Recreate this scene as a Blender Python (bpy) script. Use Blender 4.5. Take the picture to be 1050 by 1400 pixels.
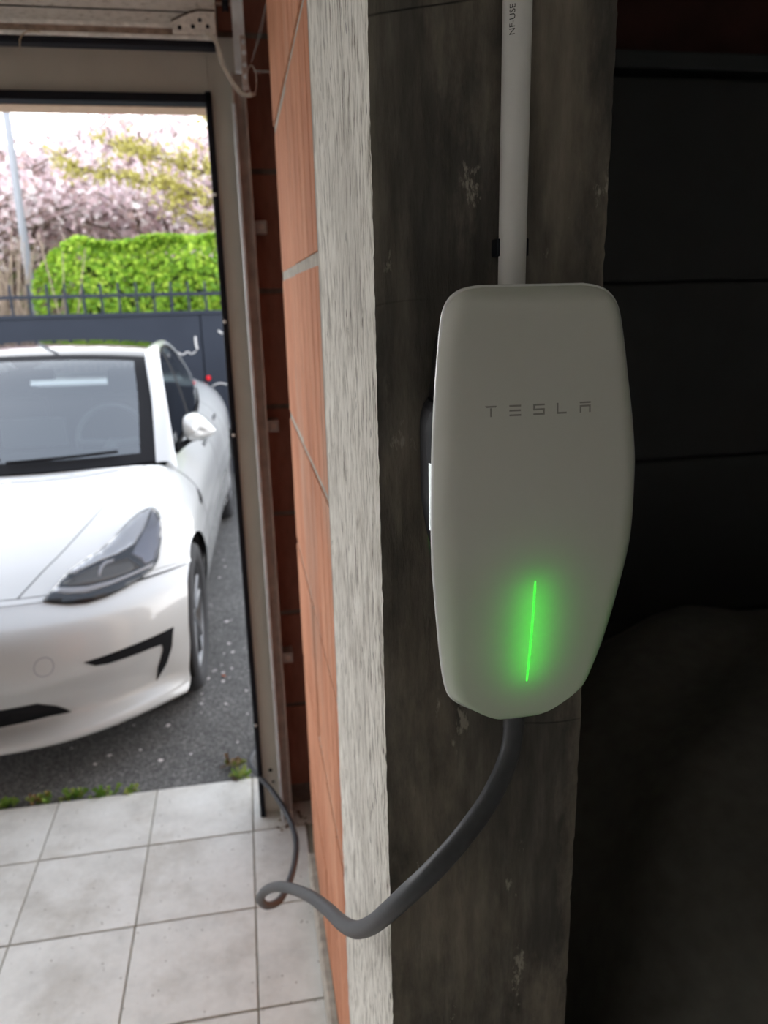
import bpy, bmesh, math, random
import numpy as np
from mathutils import Vector, Matrix, noise

for _o in list(bpy.data.objects):
    bpy.data.objects.remove(_o, do_unlink=True)
scene = bpy.context.scene
COL = scene.collection
random.seed(7)
rng = np.random.default_rng(7)

# ---------------------------------------------------------------- camera
CAM_H = 1.682
_p, _r, _y = .2752, -.02375, .1749          # pitch down, roll, yaw to the right of +Y
_f0 = Vector((math.sin(_y), math.cos(_y), 0)); _r0 = Vector((math.cos(_y), -math.sin(_y), 0)); _u0 = Vector((0, 0, 1))
_f = _f0 * math.cos(_p) - _u0 * math.sin(_p); _u = _u0 * math.cos(_p) + _f0 * math.sin(_p)
_rt = _r0 * math.cos(_r) + _u * math.sin(_r); _up = _u * math.cos(_r) - _r0 * math.sin(_r)
cam_d = bpy.data.cameras.new('camera'); cam = bpy.data.objects.new('camera', cam_d); COL.objects.link(cam)
m = Matrix.Identity(4)
for i in range(3):
    m[i][0] = _rt[i]; m[i][1] = _up[i]; m[i][2] = -_f[i]
m.translation = Vector((0, 0, CAM_H))
cam.matrix_world = m
cam_d.sensor_fit = 'HORIZONTAL'; cam_d.sensor_width = 36.0; cam_d.lens = 36.0 * 1051 / 1050
cam_d.clip_start = .02; cam_d.clip_end = 300
cam_d.dof.use_dof = True; cam_d.dof.focus_distance = .585; cam_d.dof.aperture_fstop = 11.0
scene.camera = cam

# ---------------------------------------------------------------- overcast sky, exposure
world = bpy.data.worlds.new('overcast_sky'); scene.world = world; world.use_nodes = True
_bg = world.node_tree.nodes['Background']
_wn, _wl = world.node_tree.nodes, world.node_tree.links          # hazy bright sky: white low down, bluer and dimmer overhead
_tc = _wn.new('ShaderNodeTexCoord'); _sx = _wn.new('ShaderNodeSeparateXYZ'); _rp = _wn.new('ShaderNodeValToRGB')
_wl.new(_tc.outputs['Generated'], _sx.inputs[0]); _wl.new(_sx.outputs['Z'], _rp.inputs['Fac']); _wl.new(_rp.outputs['Color'], _bg.inputs[0])
_rp.color_ramp.interpolation = 'EASE'
_rp.color_ramp.elements[0].position = 0.0; _rp.color_ramp.elements[0].color = (.98, .985, 1.0, 1)
_rp.color_ramp.elements[1].position = 1.0; _rp.color_ramp.elements[1].color = (.20, .232, .285, 1)
_bg.inputs[1].default_value = 1.0
vs = scene.view_settings
vs.view_transform = 'Standard'; vs.look = 'None'; vs.gamma = 1.0; vs.use_curve_mapping = False
vs.exposure = 2.62
scene.cycles.max_bounces = 14; scene.cycles.diffuse_bounces = 9; scene.cycles.glossy_bounces = 5
scene.cycles.transmission_bounces = 8; scene.cycles.transparent_max_bounces = 12
scene.cycles.use_denoising = True; scene.cycles.caustics_reflective = False; scene.cycles.caustics_refractive = False
scene.cycles.sample_clamp_indirect = 6.0

# ---------------------------------------------------------------- helpers
def new_mat(name):
    mt = bpy.data.materials.new(name); mt.use_nodes = True
    return mt, mt.node_tree.nodes, mt.node_tree.links, mt.node_tree.nodes['Principled BSDF']

def c4(c):
    return (c[0], c[1], c[2], 1)

def plain(name, col, rough=.5, metal=0, spec=.5, coat=0, var=0, vscale=20, bump=0, emit=None, estr=0, trans=0, ior=1.45):
    mt, N, L, b = new_mat(name)
    b.inputs['Base Color'].default_value = c4(col); b.inputs['Roughness'].default_value = rough
    b.inputs['Metallic'].default_value = metal; b.inputs['Specular IOR Level'].default_value = spec
    b.inputs['Coat Weight'].default_value = coat; b.inputs['Coat Roughness'].default_value = .03
    b.inputs['Transmission Weight'].default_value = trans; b.inputs['IOR'].default_value = ior
    if emit:
        b.inputs['Emission Color'].default_value = c4(emit); b.inputs['Emission Strength'].default_value = estr
    if var or bump:
        tc = N.new('ShaderNodeTexCoord'); n = N.new('ShaderNodeTexNoise'); n.inputs['Scale'].default_value = vscale
        n.inputs['Detail'].default_value = 6; L.new(tc.outputs['Object'], n.inputs['Vector'])
        if var:
            r = N.new('ShaderNodeValToRGB')
            r.color_ramp.elements[0].position = .3; r.color_ramp.elements[1].position = .7
            r.color_ramp.elements[0].color = c4([x * (1 - var) for x in col]); r.color_ramp.elements[1].color = c4([min(1, x * (1 + var)) for x in col])
            L.new(n.outputs['Fac'], r.inputs['Fac']); L.new(r.outputs['Color'], b.inputs['Base Color'])
        if bump:
            bp = N.new('ShaderNodeBump'); bp.inputs['Strength'].default_value = bump; bp.inputs['Distance'].default_value = .003
            L.new(n.outputs['Fac'], bp.inputs['Height']); L.new(bp.outputs['Normal'], b.inputs['Normal'])
    return mt

class NT:
    """small node-graph helper for the richer surfaces"""
    def __init__(self, name):
        self.mat, self.N, self.L, self.b = new_mat(name)
        self.tc = self.N.new('ShaderNodeTexCoord')
    def vec(self, scale=(1, 1, 1), loc=(0, 0, 0), src='Object'):
        mp = self.N.new('ShaderNodeMapping'); mp.inputs['Scale'].default_value = scale; mp.inputs['Location'].default_value = loc
        self.L.new(self.tc.outputs[src], mp.inputs['Vector']); return mp.outputs['Vector']
    def noise(self, scale, vec=None, detail=5, rough=.55, dist=0):
        n = self.N.new('ShaderNodeTexNoise'); n.inputs['Scale'].default_value = scale; n.inputs['Detail'].default_value = detail
        n.inputs['Roughness'].default_value = rough; n.inputs['Distortion'].default_value = dist
        self.L.new(vec if vec is not None else self.tc.outputs['Object'], n.inputs['Vector']); return n.outputs['Fac']
    def voro(self, scale, vec=None, feature='F1', out='Distance'):
        n = self.N.new('ShaderNodeTexVoronoi'); n.inputs['Scale'].default_value = scale; n.feature = feature
        self.L.new(vec if vec is not None else self.tc.outputs['Object'], n.inputs['Vector']); return n.outputs[out]
    def ramp(self, fac, stops):
        r = self.N.new('ShaderNodeValToRGB'); e = r.color_ramp.elements
        while len(e) < len(stops): e.new(.5)
        for k, (pos, col) in enumerate(stops):
            e[k].position = pos; e[k].color = c4(col) if hasattr(col, '__len__') else (col, col, col, 1)
        self.L.new(fac, r.inputs['Fac']); return r.outputs['Color']
    def mix(self, fac, a, b, mode='MIX'):
        x = self.N.new('ShaderNodeMix'); x.data_type = 'RGBA'; x.blend_type = mode
        if hasattr(fac, 'links'): self.L.new(fac, x.inputs[0])
        else: x.inputs[0].default_value = fac
        for k, s in ((6, a), (7, b)):
            if hasattr(s, 'links'): self.L.new(s, x.inputs[k])
            else: x.inputs[k].default_value = c4(s)
        return x.outputs[2]
    def math(self, op, a, b=0):
        x = self.N.new('ShaderNodeMath'); x.operation = op
        for k, s in ((0, a), (1, b)):
            if hasattr(s, 'links'): self.L.new(s, x.inputs[k])
            else: x.inputs[k].default_value = s
        return x.outputs[0]
    def crack(self, scale, vec, width, detail=3):
        n = self.noise(scale, vec, detail, .5)
        d = self.math('ABSOLUTE', self.math('SUBTRACT', n, .5))
        return self.ramp(d, [(0, 1.0), (width, 0.0)])
    def done(self, col, rough=.9, bump=None, strength=.5, dist=.003, spec=.3):
        if hasattr(col, 'links'): self.L.new(col, self.b.inputs['Base Color'])
        else: self.b.inputs['Base Color'].default_value = c4(col)
        if hasattr(rough, 'links'): self.L.new(rough, self.b.inputs['Roughness'])
        else: self.b.inputs['Roughness'].default_value = rough
        self.b.inputs['Specular IOR Level'].default_value = spec
        if bump is not None:
            bp = self.N.new('ShaderNodeBump'); bp.inputs['Strength'].default_value = strength; bp.inputs['Distance'].default_value = dist
            self.L.new(bump, bp.inputs['Height']); self.L.new(bp.outputs['Normal'], self.b.inputs['Normal'])
        return self.mat

def tag(o, label=None, cat=None, group=None, kind=None):
    if label: o['label'] = label
    if cat: o['category'] = cat
    if group: o['group'] = group
    if kind: o['kind'] = kind
    return o

def empty(name, loc=(0, 0, 0), label=None, cat=None, group=None, kind=None, rotz=0):
    o = bpy.data.objects.new(name, None); COL.objects.link(o); o.location = loc; o.rotation_euler = (0, 0, rotz); o.empty_display_size = .1
    return tag(o, label, cat, group, kind)

def root_loc(o):
    v = Vector((0, 0, 0))
    while o is not None:
        v += o.location; o = o.parent
    return v

def mesh(name, verts, faces, mat, parent=None, smooth=False, mats=None, midx=None, local=False):
    """one mesh object; verts in world space unless local (then in the parent's space)"""
    me = bpy.data.meshes.new(name)
    off = root_loc(parent) if (parent is not None and not local) else Vector((0, 0, 0))
    vv = np.asarray(verts, dtype=float) - np.array(off)
    me.from_pydata(vv.tolist(), [], [list(map(int, f)) for f in faces])
    for q in (mats or [mat]): me.materials.append(q)
    if midx is not None:
        me.polygons.foreach_set('material_index', midx)
    if smooth:
        me.polygons.foreach_set('use_smooth', [True] * len(me.polygons))
    me.update()
    o = bpy.data.objects.new(name, me); COL.objects.link(o)
    if parent is not None: o.parent = parent
    return o

def bm_obj(name, bm, mat, parent=None, smooth=False, local=False):
    me = bpy.data.meshes.new(name)
    if parent is not None and not local:
        bmesh.ops.translate(bm, verts=bm.verts, vec=-root_loc(parent))
    bm.to_mesh(me); bm.free(); me.materials.append(mat)
    if smooth: me.polygons.foreach_set('use_smooth', [True] * len(me.polygons))
    o = bpy.data.objects.new(name, me); COL.objects.link(o)
    if parent is not None: o.parent = parent
    return o

def box_bm(lo, hi, bev=0, seg=1, bm=None):
    bm = bm or bmesh.new()
    r = bmesh.ops.create_cube(bm, size=1.0)
    lo = Vector(lo); hi = Vector(hi)
    for v in r['verts']:
        v.co = Vector((lo[i] + (v.co[i] + .5) * (hi[i] - lo[i]) for i in range(3)))
    if bev:
        ed = list({e for v in r['verts'] for e in v.link_edges})
        bmesh.ops.bevel(bm, geom=ed, offset=bev, segments=seg, affect='EDGES', profile=.6)
    return bm

def box(name, lo, hi, mat, parent=None, bev=0, seg=1, local=False):
    return bm_obj(name, box_bm(lo, hi, bev, seg), mat, parent, local=local)

def boxes(name, lst, mat, parent=None, bev=0, local=False):
    bm = bmesh.new()
    for lo, hi in lst: box_bm(lo, hi, bev, 1, bm)
    return bm_obj(name, bm, mat, parent, local=local)

def smooth_path(pts, n=8):
    P = np.asarray(pts, float); out = []
    for i in range(len(P) - 1):
        p1, p2 = P[i], P[i + 1]; p0 = P[i - 1] if i else 2 * p1 - p2; p3 = P[i + 2] if i + 2 < len(P) else 2 * p2 - p1
        for k in range(n):
            f = k / n
            out.append(.5 * (2 * p1 + (p2 - p0) * f + (2 * p0 - 5 * p1 + 4 * p2 - p3) * f * f + (3 * p1 - p0 - 3 * p2 + p3) * f ** 3))
    out.append(P[-1]); return np.array(out)

def tube_data(path, rad, seg=10, caps=True):
    P = np.asarray(path, float); n = len(P)
    R = np.full(n, rad) if np.isscalar(rad) else np.asarray(rad, float)
    T = np.gradient(P, axis=0); T /= np.linalg.norm(T, axis=1)[:, None] + 1e-12
    a = np.array([0, 0, 1.]) if abs(T[0][2]) < .9 else np.array([1., 0, 0])
    nrm = np.cross(T[0], a); nrm /= np.linalg.norm(nrm); V = []; F = []
    for i in range(n):
        nrm = nrm - T[i] * (nrm @ T[i]); nrm /= np.linalg.norm(nrm) + 1e-12; b = np.cross(T[i], nrm)
        for k in range(seg):
            t = 2 * math.pi * k / seg; V.append(P[i] + R[i] * (math.cos(t) * nrm + math.sin(t) * b))
    for i in range(n - 1):
        for k in range(seg):
            k2 = (k + 1) % seg; F.append((i * seg + k, i * seg + k2, (i + 1) * seg + k2, (i + 1) * seg + k))
    if caps:
        F.append(tuple(range(seg))[::-1]); F.append(tuple((n - 1) * seg + k for k in range(seg)))
    return V, F

def tube(name, path, rad, mat, parent=None, seg=10, local=False):
    V, F = tube_data(path, rad, seg); return mesh(name, V, F, mat, parent, True, local=local)

def join(parts):
    V = []; F = []
    for v, f in parts:
        o = len(V); V += [tuple(x) for x in v]; F += [tuple(i + o for i in q) for q in f]
    return V, F

def lathe_data(prof, seg=32, axis='x', c=(0, 0, 0)):
    """profile of (along, radius) turned round an axis through c"""
    V = []; F = []; n = len(prof)
    for a, r in prof:
        for k in range(seg):
            t = 2 * math.pi * k / seg; s, q = r * math.cos(t), r * math.sin(t)
            V.append({'x': (c[0] + a, c[1] + s, c[2] + q), 'y': (c[0] + s, c[1] + a, c[2] + q), 'z': (c[0] + s, c[1] + q, c[2] + a)}[axis])
    for i in range(n - 1):
        for k in range(seg):
            k2 = (k + 1) % seg; F.append((i * seg + k, i * seg + k2, (i + 1) * seg + k2, (i + 1) * seg + k))
    return V, F

def nz(x, y, z, s=1.0):
    return noise.noise(Vector((x * s, y * s, z * s)))
# ---------------------------------------------------------------- materials of the building
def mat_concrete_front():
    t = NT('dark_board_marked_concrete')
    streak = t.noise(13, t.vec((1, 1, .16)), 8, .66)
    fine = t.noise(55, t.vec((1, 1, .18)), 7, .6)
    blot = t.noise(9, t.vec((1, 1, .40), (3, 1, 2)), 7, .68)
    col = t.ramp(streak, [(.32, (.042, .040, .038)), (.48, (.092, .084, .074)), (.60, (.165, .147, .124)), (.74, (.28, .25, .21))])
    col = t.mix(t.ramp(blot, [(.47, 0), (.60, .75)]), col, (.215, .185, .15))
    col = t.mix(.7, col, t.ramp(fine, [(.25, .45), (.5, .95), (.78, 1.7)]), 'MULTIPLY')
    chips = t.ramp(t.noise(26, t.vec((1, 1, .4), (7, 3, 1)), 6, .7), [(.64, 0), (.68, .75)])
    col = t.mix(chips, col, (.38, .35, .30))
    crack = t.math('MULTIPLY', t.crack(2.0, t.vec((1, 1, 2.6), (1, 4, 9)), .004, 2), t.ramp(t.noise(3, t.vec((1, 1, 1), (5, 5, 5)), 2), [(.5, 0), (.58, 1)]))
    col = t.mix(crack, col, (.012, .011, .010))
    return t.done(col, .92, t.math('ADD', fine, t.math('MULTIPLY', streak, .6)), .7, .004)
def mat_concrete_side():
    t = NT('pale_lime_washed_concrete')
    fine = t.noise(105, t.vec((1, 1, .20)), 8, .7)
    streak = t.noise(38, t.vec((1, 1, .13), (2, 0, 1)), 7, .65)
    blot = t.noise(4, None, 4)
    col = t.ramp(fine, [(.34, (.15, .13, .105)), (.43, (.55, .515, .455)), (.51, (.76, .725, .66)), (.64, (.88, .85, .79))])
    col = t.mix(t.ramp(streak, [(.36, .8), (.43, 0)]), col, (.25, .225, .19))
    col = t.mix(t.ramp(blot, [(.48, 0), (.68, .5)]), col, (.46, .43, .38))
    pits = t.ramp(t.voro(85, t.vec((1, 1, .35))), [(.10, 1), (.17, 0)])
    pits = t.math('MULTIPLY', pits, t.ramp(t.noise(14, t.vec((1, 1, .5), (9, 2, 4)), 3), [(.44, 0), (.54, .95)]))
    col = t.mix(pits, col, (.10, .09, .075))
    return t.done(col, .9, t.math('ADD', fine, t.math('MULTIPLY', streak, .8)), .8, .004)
def mat_brick(name, cols, smear):
    t = NT(name)
    n = t.noise(7, t.vec((1, 1, .35)), 6, .6); f = t.noise(70, t.vec((1, 1, .3)), 5, .6)
    col = t.ramp(n, [(.25, cols[0]), (.5, cols[1]), (.8, cols[2])])
    col = t.mix(.5, col, t.ramp(f, [(.2, .55), (.5, 1.0), (.8, 1.25)]), 'MULTIPLY')
    col = t.mix(t.ramp(t.noise(3.5, t.vec((1, 1, .3), (4, 1, 2)), 5, .65), [(.55, 0), (.70, smear)]), col, (.42, .37, .31))
    return t.done(col, .9, f, .5, .002)
def mat_tile():
    t = NT('pale_floor_tile')
    oi = t.N.new('ShaderNodeObjectInfo')
    v = t.N.new('ShaderNodeVectorMath'); v.operation = 'ADD'
    cx = t.N.new('ShaderNodeCombineXYZ'); t.L.new(t.math('MULTIPLY', oi.outputs['Random'], 40), cx.inputs[0]); t.L.new(t.math('MULTIPLY', oi.outputs['Random'], 17), cx.inputs[1])
    t.L.new(t.tc.outputs['Object'], v.inputs[0]); t.L.new(cx.outputs[0], v.inputs[1]); vec = v.outputs[0]
    cloud = t.noise(7, vec, 6, .6); fine = t.noise(45, vec, 5, .6)
    col = t.ramp(cloud, [(.30, (.58, .565, .53)), (.5, (.71, .695, .655)), (.7, (.77, .76, .725))])
    col = t.mix(t.ramp(t.noise(3, vec, 5, .7), [(.48, 0), (.66, .7)]), col, (.48, .445, .39))
    spot = t.math('MULTIPLY', t.ramp(t.voro(38, vec), [(.06, 1), (.14, 0)]), t.ramp(t.noise(9, vec, 3), [(.42, 0), (.48, .95)]))
    col = t.mix(spot, col, (.24, .205, .17))
    col = t.mix(.25, col, t.ramp(fine, [(.2, .7), (.6, 1.05)]), 'MULTIPLY')
    return t.done(col, t.ramp(cloud, [(.3, .36), (.7, .55)]), fine, .12, .002, .5)
def mat_asphalt():
    t = NT('asphalt')
    a = t.voro(150, None, 'F1', 'Color'); n = t.noise(2.2, None, 6, .6); f = t.noise(190, None, 4)
    col = t.ramp(a, [(.15, (.075, .074, .074)), (.55, (.135, .133, .131)), (.86, (.22, .216, .21)), (.97, (.36, .35, .34))])
    col = t.mix(.8, col, t.ramp(n, [(.25, .75), (.6, 1.1), (.8, 1.3)]), 'MULTIPLY')
    return t.done(col, .85, t.math('ADD', f, a), .7, .006)

M_CF, M_CS = mat_concrete_front(), mat_concrete_side()
M_BRICK = mat_brick('orange_terracotta', [(.42, .165, .088), (.56, .245, .14), (.64, .33, .205)], .45)
M_BRICKD = mat_brick('dark_red_terracotta', [(.20, .07, .05), (.29, .115, .082), (.36, .16, .115)], .15)
M_MORTAR = plain('mortar', (.40, .365, .315), .95, var=.25, vscale=40, bump=.5)
M_TILE = mat_tile()
M_GROUT = plain('grout', (.245, .225, .175), .95, var=.3, vscale=30)
M_ASPH = mat_asphalt()
M_PLASTER = plain('white_wall_plaster', (.84, .83, .80), .95, var=.03, vscale=3)
M_PEACH = plain('peach_render', (.80, .60, .44), .95, var=.08, vscale=60, bump=.4)
M_BEIGE = plain('taupe_painted_steel', (.56, .53, .47), .55, var=.06, vscale=8)
M_SEAL = plain('black_rubber', (.010, .011, .016), .6, spec=.2)
M_GALV = plain('galvanised_steel', (.70, .73, .76), .38, metal=.35, var=.18, vscale=25)
M_GALVD = plain('dull_galvanised_steel', (.50, .40, .35), .6, metal=.1, var=.2, vscale=25)
M_ALU = plain('dusty_aluminium', (.78, .76, .72), .5, metal=.3, var=.2, vscale=60)
M_ANTH = plain('anthracite_door_skin', (.038, .039, .041), .6, spec=.3, var=.1, vscale=6)
M_WHITEOLD = plain('yellowed_white_rubber', (.66, .62, .54), .7, var=.15, vscale=80)

# ---------------------------------------------------------------- floor with its tiles
TS, G = 1 / 3, .0045
TX0, TY0, TEDGE = -.0725, 2.191, 2.485
floor = box('floor', (-4.95, -2.5, -.12), (3.3, TEDGE + .005, -.004), M_GROUT)
tag(floor, 'pale stone-look floor tiles of the garage with grey-brown joints', 'floor', kind='structure')
tile_cache = {}
def tile(x0, x1, y0, y1):
    key = (round(x1 - x0, 4), round(y1 - y0, 4))
    if key not in tile_cache:
        bm = box_bm((-key[0] / 2, -key[1] / 2, -.010), (key[0] / 2, key[1] / 2, 0), .0015)
        me = bpy.data.meshes.new('tile'); bm.to_mesh(me); bm.free(); me.materials.append(M_TILE); tile_cache[key] = me
    o = bpy.data.objects.new('tile', tile_cache[key]); COL.objects.link(o); o.parent = floor
    o.location = ((x0 + x1) / 2, (y0 + y1) / 2, random.uniform(-.0006, .0006))
for i in range(-14, 10):
    for j in range(-17, 1):
        x0, x1 = TX0 + i * TS + G / 2, TX0 + (i + 1) * TS - G / 2
        y0, y1 = TY0 + j * TS + G / 2, TY0 + (j + 1) * TS - G / 2
        y1 = min(y1, TEDGE)
        if x1 > 3.3 or y0 < -2.5 or x0 < -4.95: continue
        near = y1 > .3 and x0 < .2
        if i >= 0 and y1 > 1.0:                      # cut against the brick wall
            if i == 0: x1 = .098
            elif x0 < .34: continue
        if j == 0 and i == 0: x1 = .2
        tile(x0, x1, y0, y1)

# ---------------------------------------------------------------- concrete pillar between the two bays
def pillar():
    x0, x1, y0, z1 = .105, .300, .620, 2.75
    nz_, V, F, MI = 460, [], [], []
    prof = []
    for k in range(21): prof.append((x0 + (x1 - x0) * k / 20, y0, 'f', k in (0, 20)))
    far = 1.02
    side = [(x0, y0 + (far - y0) * k / 34, 's', False) for k in range(34, 0, -1)]
    right = [(x1, y0 + (far - y0) * k / 8, 'r', False) for k in range(1, 9)]
    loop = side + prof + right
    for iz in range(nz_ + 1):
        z = z1 * iz / nz_
        for x, y, w, cor in loop:
            d = .0012 * nz(x * 6, y * 6, z * 2.5, 9) + .0008 * nz(x, y, z, 70)
            dx = dy = 0
            if w == 'f': dy = d
            if w == 's': dx = d
            if w == 's' and y > .95: y = y + max(0, 1.4 - z) * .055 * (y - .95) / .07
            if w == 'r': dx = d
            if cor:
                e = .0011 * abs(nz(x, y, z, 60)) + .0010 * max(0, nz(x, y, z, 9) - .25) + .0014 * abs(nz(x, y, z, 150)) + .0008
                dx = e if x < .2 else -1.0 * e; dy = e * .8
            V.append((x + dx, y + dy, z))
    n = len(loop)
    for iz in range(nz_):
        for k in range(n - 1):
            F.append((iz * n + k, iz * n + k + 1, (iz + 1) * n + k + 1, (iz + 1) * n + k))
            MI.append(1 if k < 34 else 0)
        F.append((iz * n + n - 1, iz * n, (iz + 1) * n, (iz + 1) * n + n - 1)); MI.append(0)
    F.append(tuple(range(n))[::-1]); MI.append(0); F.append(tuple(nz_ * n + k for k in range(n))); MI.append(0)
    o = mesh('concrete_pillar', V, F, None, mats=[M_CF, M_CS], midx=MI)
    return tag(o, 'rough square concrete pillar carrying the wall charger, dark in front, pale on its side', 'pillar', kind='structure')
pillar()

# ---------------------------------------------------------------- brick wall behind the pillar
wall_r = box('wall_right', (.1102, 1.02, 0), (.29, 1.93, 2.75), M_MORTAR)
tag(wall_r, 'wall of orange hollow terracotta blocks with mortar joints behind the pillar', 'wall', kind='structure')
box('mortar_strip', (.107, 1.015, 0), (.115, 1.058, 2.75), M_MORTAR, wall_r, .002)
def block(name, y0, y1, z0, z1, xf, depth, mat, parent, grooves=5):
    w = y1 - y0; prof = [(xf + depth, y0), (xf + .002, y0), (xf, y0 + .002)]
    for g in range(grooves):
        c = y0 + w * (g + .5) / grooves + random.uniform(-.008, .008); hw = .0028
        prof += [(xf, c - hw - .001), (xf + .0024, c - hw), (xf + .0024, c + hw), (xf, c + hw + .001)]
    prof += [(xf, y1 - .002), (xf + .002, y1), (xf + depth, y1)]
    n = len(prof); V = [(x, y, z0) for x, y in prof] + [(x, y, z1) for x, y in prof]
    F = [(k, k + n, k + 1 + n, k + 1) for k in range(n - 1)] + [(n - 1, 2 * n - 1, n, 0)] + [tuple(range(n)), tuple(range(2 * n - 1, n - 1, -1))]
    return mesh(name, V, F, mat, parent)
zj = [.10, .41, .74, 1.07, 1.40, 1.73, 2.045, 2.375, 2.75]
for a, b in zip(zj[:-1], zj[1:]):
    for y0, y1 in ((1.058, 1.485), (1.498, 1.93)):
        sh = random.uniform(-.004, .004)
        block('brick', y0, y1, a + .008 + random.uniform(0, .003), b - .008 - random.uniform(0, .003), .108 + random.uniform(-.0015, .0015), .03, M_BRICK, wall_r)
kerb = box('kerb', (.088, 1.03, 0), (.1135, 1.95, .085), M_MORTAR, wall_r, .006)
# wall between the bays, behind the brick end, and the brick return that carries the door frame
wi = box('wall_partition', (.16, 1.93, 0), (.29, 2.305, 2.75), M_BRICKD)
tag(wi, 'dark red brick partition stub between brick wall and door frame', 'wall', kind='structure')
wf = box('wall_return', (-.03, 2.308, 0), (.42, 2.36, 2.75), plain('dark_mortar', (.17, .13, .11), .95, var=.3, vscale=30))  # mortar colour set darker here so the joints hardly show
tag(wf, 'narrow return of dark red blocks behind the galvanised door track', 'wall', kind='structure')
for a, b in zip(zj[:-1], zj[1:]):
    box('brick', (.0, 2.303, a + .007 - .03), (.158, 2.312, b - .007 - .03), M_BRICKD, wf, .002)
# facade above and beside the openings, rendered outside; unseen left end set wide to admit more daylight
wall_f = boxes('wall_front', [((-5.1, 2.33, 2.176), (3.3, 2.422, 2.92)), ((-5.1, 2.33, -.1), (-4.65, 2.422, 2.18)), ((.02, 2.36, -.1), (.44, 2.422, 2.2)),
                              ((2.95, 2.33, -.1), (3.3, 2.422, 2.3))], M_PEACH)
tag(wall_f, 'peach rendered lintel above the open garage doorway', 'wall', kind='structure')
wl = boxes('wall_lintel', [((-5.0, 2.31, 2.31), (3.3, 2.332, 2.75))], plain('shade_dark_brick', (.05, .018, .015), .95, var=.3, vscale=9))  # brick red darkened in the material to stand for shade
tag(wl, 'shade-darkened brick lintel above the closed dark garage door', 'wall', kind='structure')
tag(box('ceiling', (-5.05, -2.6, 2.75), (3.4, 2.42, 2.9), M_PLASTER), 'white garage ceiling', 'ceiling', kind='structure')
tag(box('wall_left', (-5.05, -2.6, -.1), (-4.95, 2.42, 2.75), M_PLASTER), 'white plastered side wall of the open bay', 'wall', kind='structure')
tag(box('wall_back', (-4.95, -2.6, -.1), (3.3, -2.5, 2.75), M_PLASTER), 'white plastered wall facing the garage doors', 'wall', kind='structure')
tag(box('wall_far_side', (3.3, -2.6, -.1), (3.4, 2.42, 2.75), M_PLASTER), 'white plastered side wall of the closed bay', 'wall', kind='structure')

# ---------------------------------------------------------------- door frame of the open bay
trim = empty('trim_1', (-.044, 2.27, 0), 'taupe steel door frame with black rubber seals around the open doorway', 'door frame', kind='structure')
box('jamb_panel', (-.034, 2.272, .0), (.040, 2.302, 2.33), M_BEIGE, trim, .002)
box('jamb_lip', (.034, 2.245, .0), (.040, 2.274, 2.2), M_BEIGE, trim, .001)
bm = box_bm((-.047, 2.252, .0), (-.030, 2.305, 2.20), .004, 2); bm_obj('rubber_seal', bm, M_SEAL, trim)
box('head_panel', (-4.65, 2.272, 2.188), (-.034, 2.302, 2.36), M_BEIGE, trim, .002)
bm = box_bm((-4.65, 2.252, 2.172), (-.030, 2.305, 2.194), .004, 2); bm_obj('rubber_seal', bm, M_SEAL, trim)
box('jamb_panel', (-4.66, 2.272, .0), (-4.60, 2.302, 2.33), M_BEIGE, trim, .002)
for z in (.35, 1.30, 1.62, 1.95):
    V, F = lathe_data([(-.003, 0), (-.003, .004), (0, .0055)], 8, 'y', (-.040, 2.253, z)); mesh('screw', V, F, M_ALU, trim)
for k, (z, r) in enumerate(((.165, .006), (.12, .004))):
    V, F = lathe_data([(-.002, 0), (-.002, r), (0, r * 1.2)], 8, 'y', (-.004 + .006 * k, 2.272, z)); mesh('screw', V, F, M_SEAL, trim)

# ---------------------------------------------------------------- vertical track
trk = empty('door_track', (.045, 2.2, 0), 'galvanised steel roller track running up beside the brick return', 'door track')
def channel(name, x0, x1, y0, y1, z0, z1, t, mat, parent):
    return boxes(name, [((x0, y0, z0), (x0 + t, y1, z1)), ((x0 + t, y1 - t, z0), (x1, y1, z1)), ((x1 - t, y0 + .004, z0), (x1, y1 - t, z1))], mat, parent)
channel('rail', .0235, .058, 2.205, 2.242, .015, 2.235, .004, M_GALVD, trk)
box('rail_lip', (.0205, 2.196, .015), (.0300, 2.205, 2.16), M_GALV, trk, .0015)
# the wider curved top length
cp = [(.0, 2.222), (.0, 2.28), (.0, 2.34), (-.03, 2.44), (-.10, 2.53), (-.22, 2.585), (-.36, 2.60), (-2.2, 2.60)]
cpath = smooth_path([(0, 2.165 + y, z) for y, z in cp], 6)
for nm, xa, xb, mt in (('curved_rail', .034, .046, M_GALV), ('curved_rail', .046, .062, M_GALV)):
    V = []; F = []
    for k, P in enumerate(cpath):
        T = cpath[min(k + 1, len(cpath) - 1)] - cpath[max(k - 1, 0)]; T /= np.linalg.norm(T); Nn = np.array([0, T[2], -T[1]])
        dd = .010 if xa < .04 else .0
        for (xx, off) in ((xa, -.016 + dd), (xb, -.016), (xb, .016), (xa, .016)): V.append((xx, P[1] - Nn[1] * off, P[2] - Nn[2] * off))
    for k in range(len(cpath) - 1):
        for q in range(4): F.append((4 * k + q, 4 * k + (q + 1) % 4, 4 * k + 4 + (q + 1) % 4, 4 * k + 4 + q))
    F += [(0, 1, 2, 3), (len(V) - 1, len(V) - 2, len(V) - 3, len(V) - 4)]
    mesh(nm, V, F, mt, trk)
boxes('joint_plate', [((.050, 2.148, 2.19), (.064, 2.20, 2.30))], M_GALVD, trk, .001)
for z in (2.21, 2.235, 2.262, 2.285):
    V, F = lathe_data([(-.006, 0), (-.006, .005), (0, .006), (.001, .006)], 8, 'y', (.058, 2.148, z)); mesh('bolt', V, F, M_GALV, trk)
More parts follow.
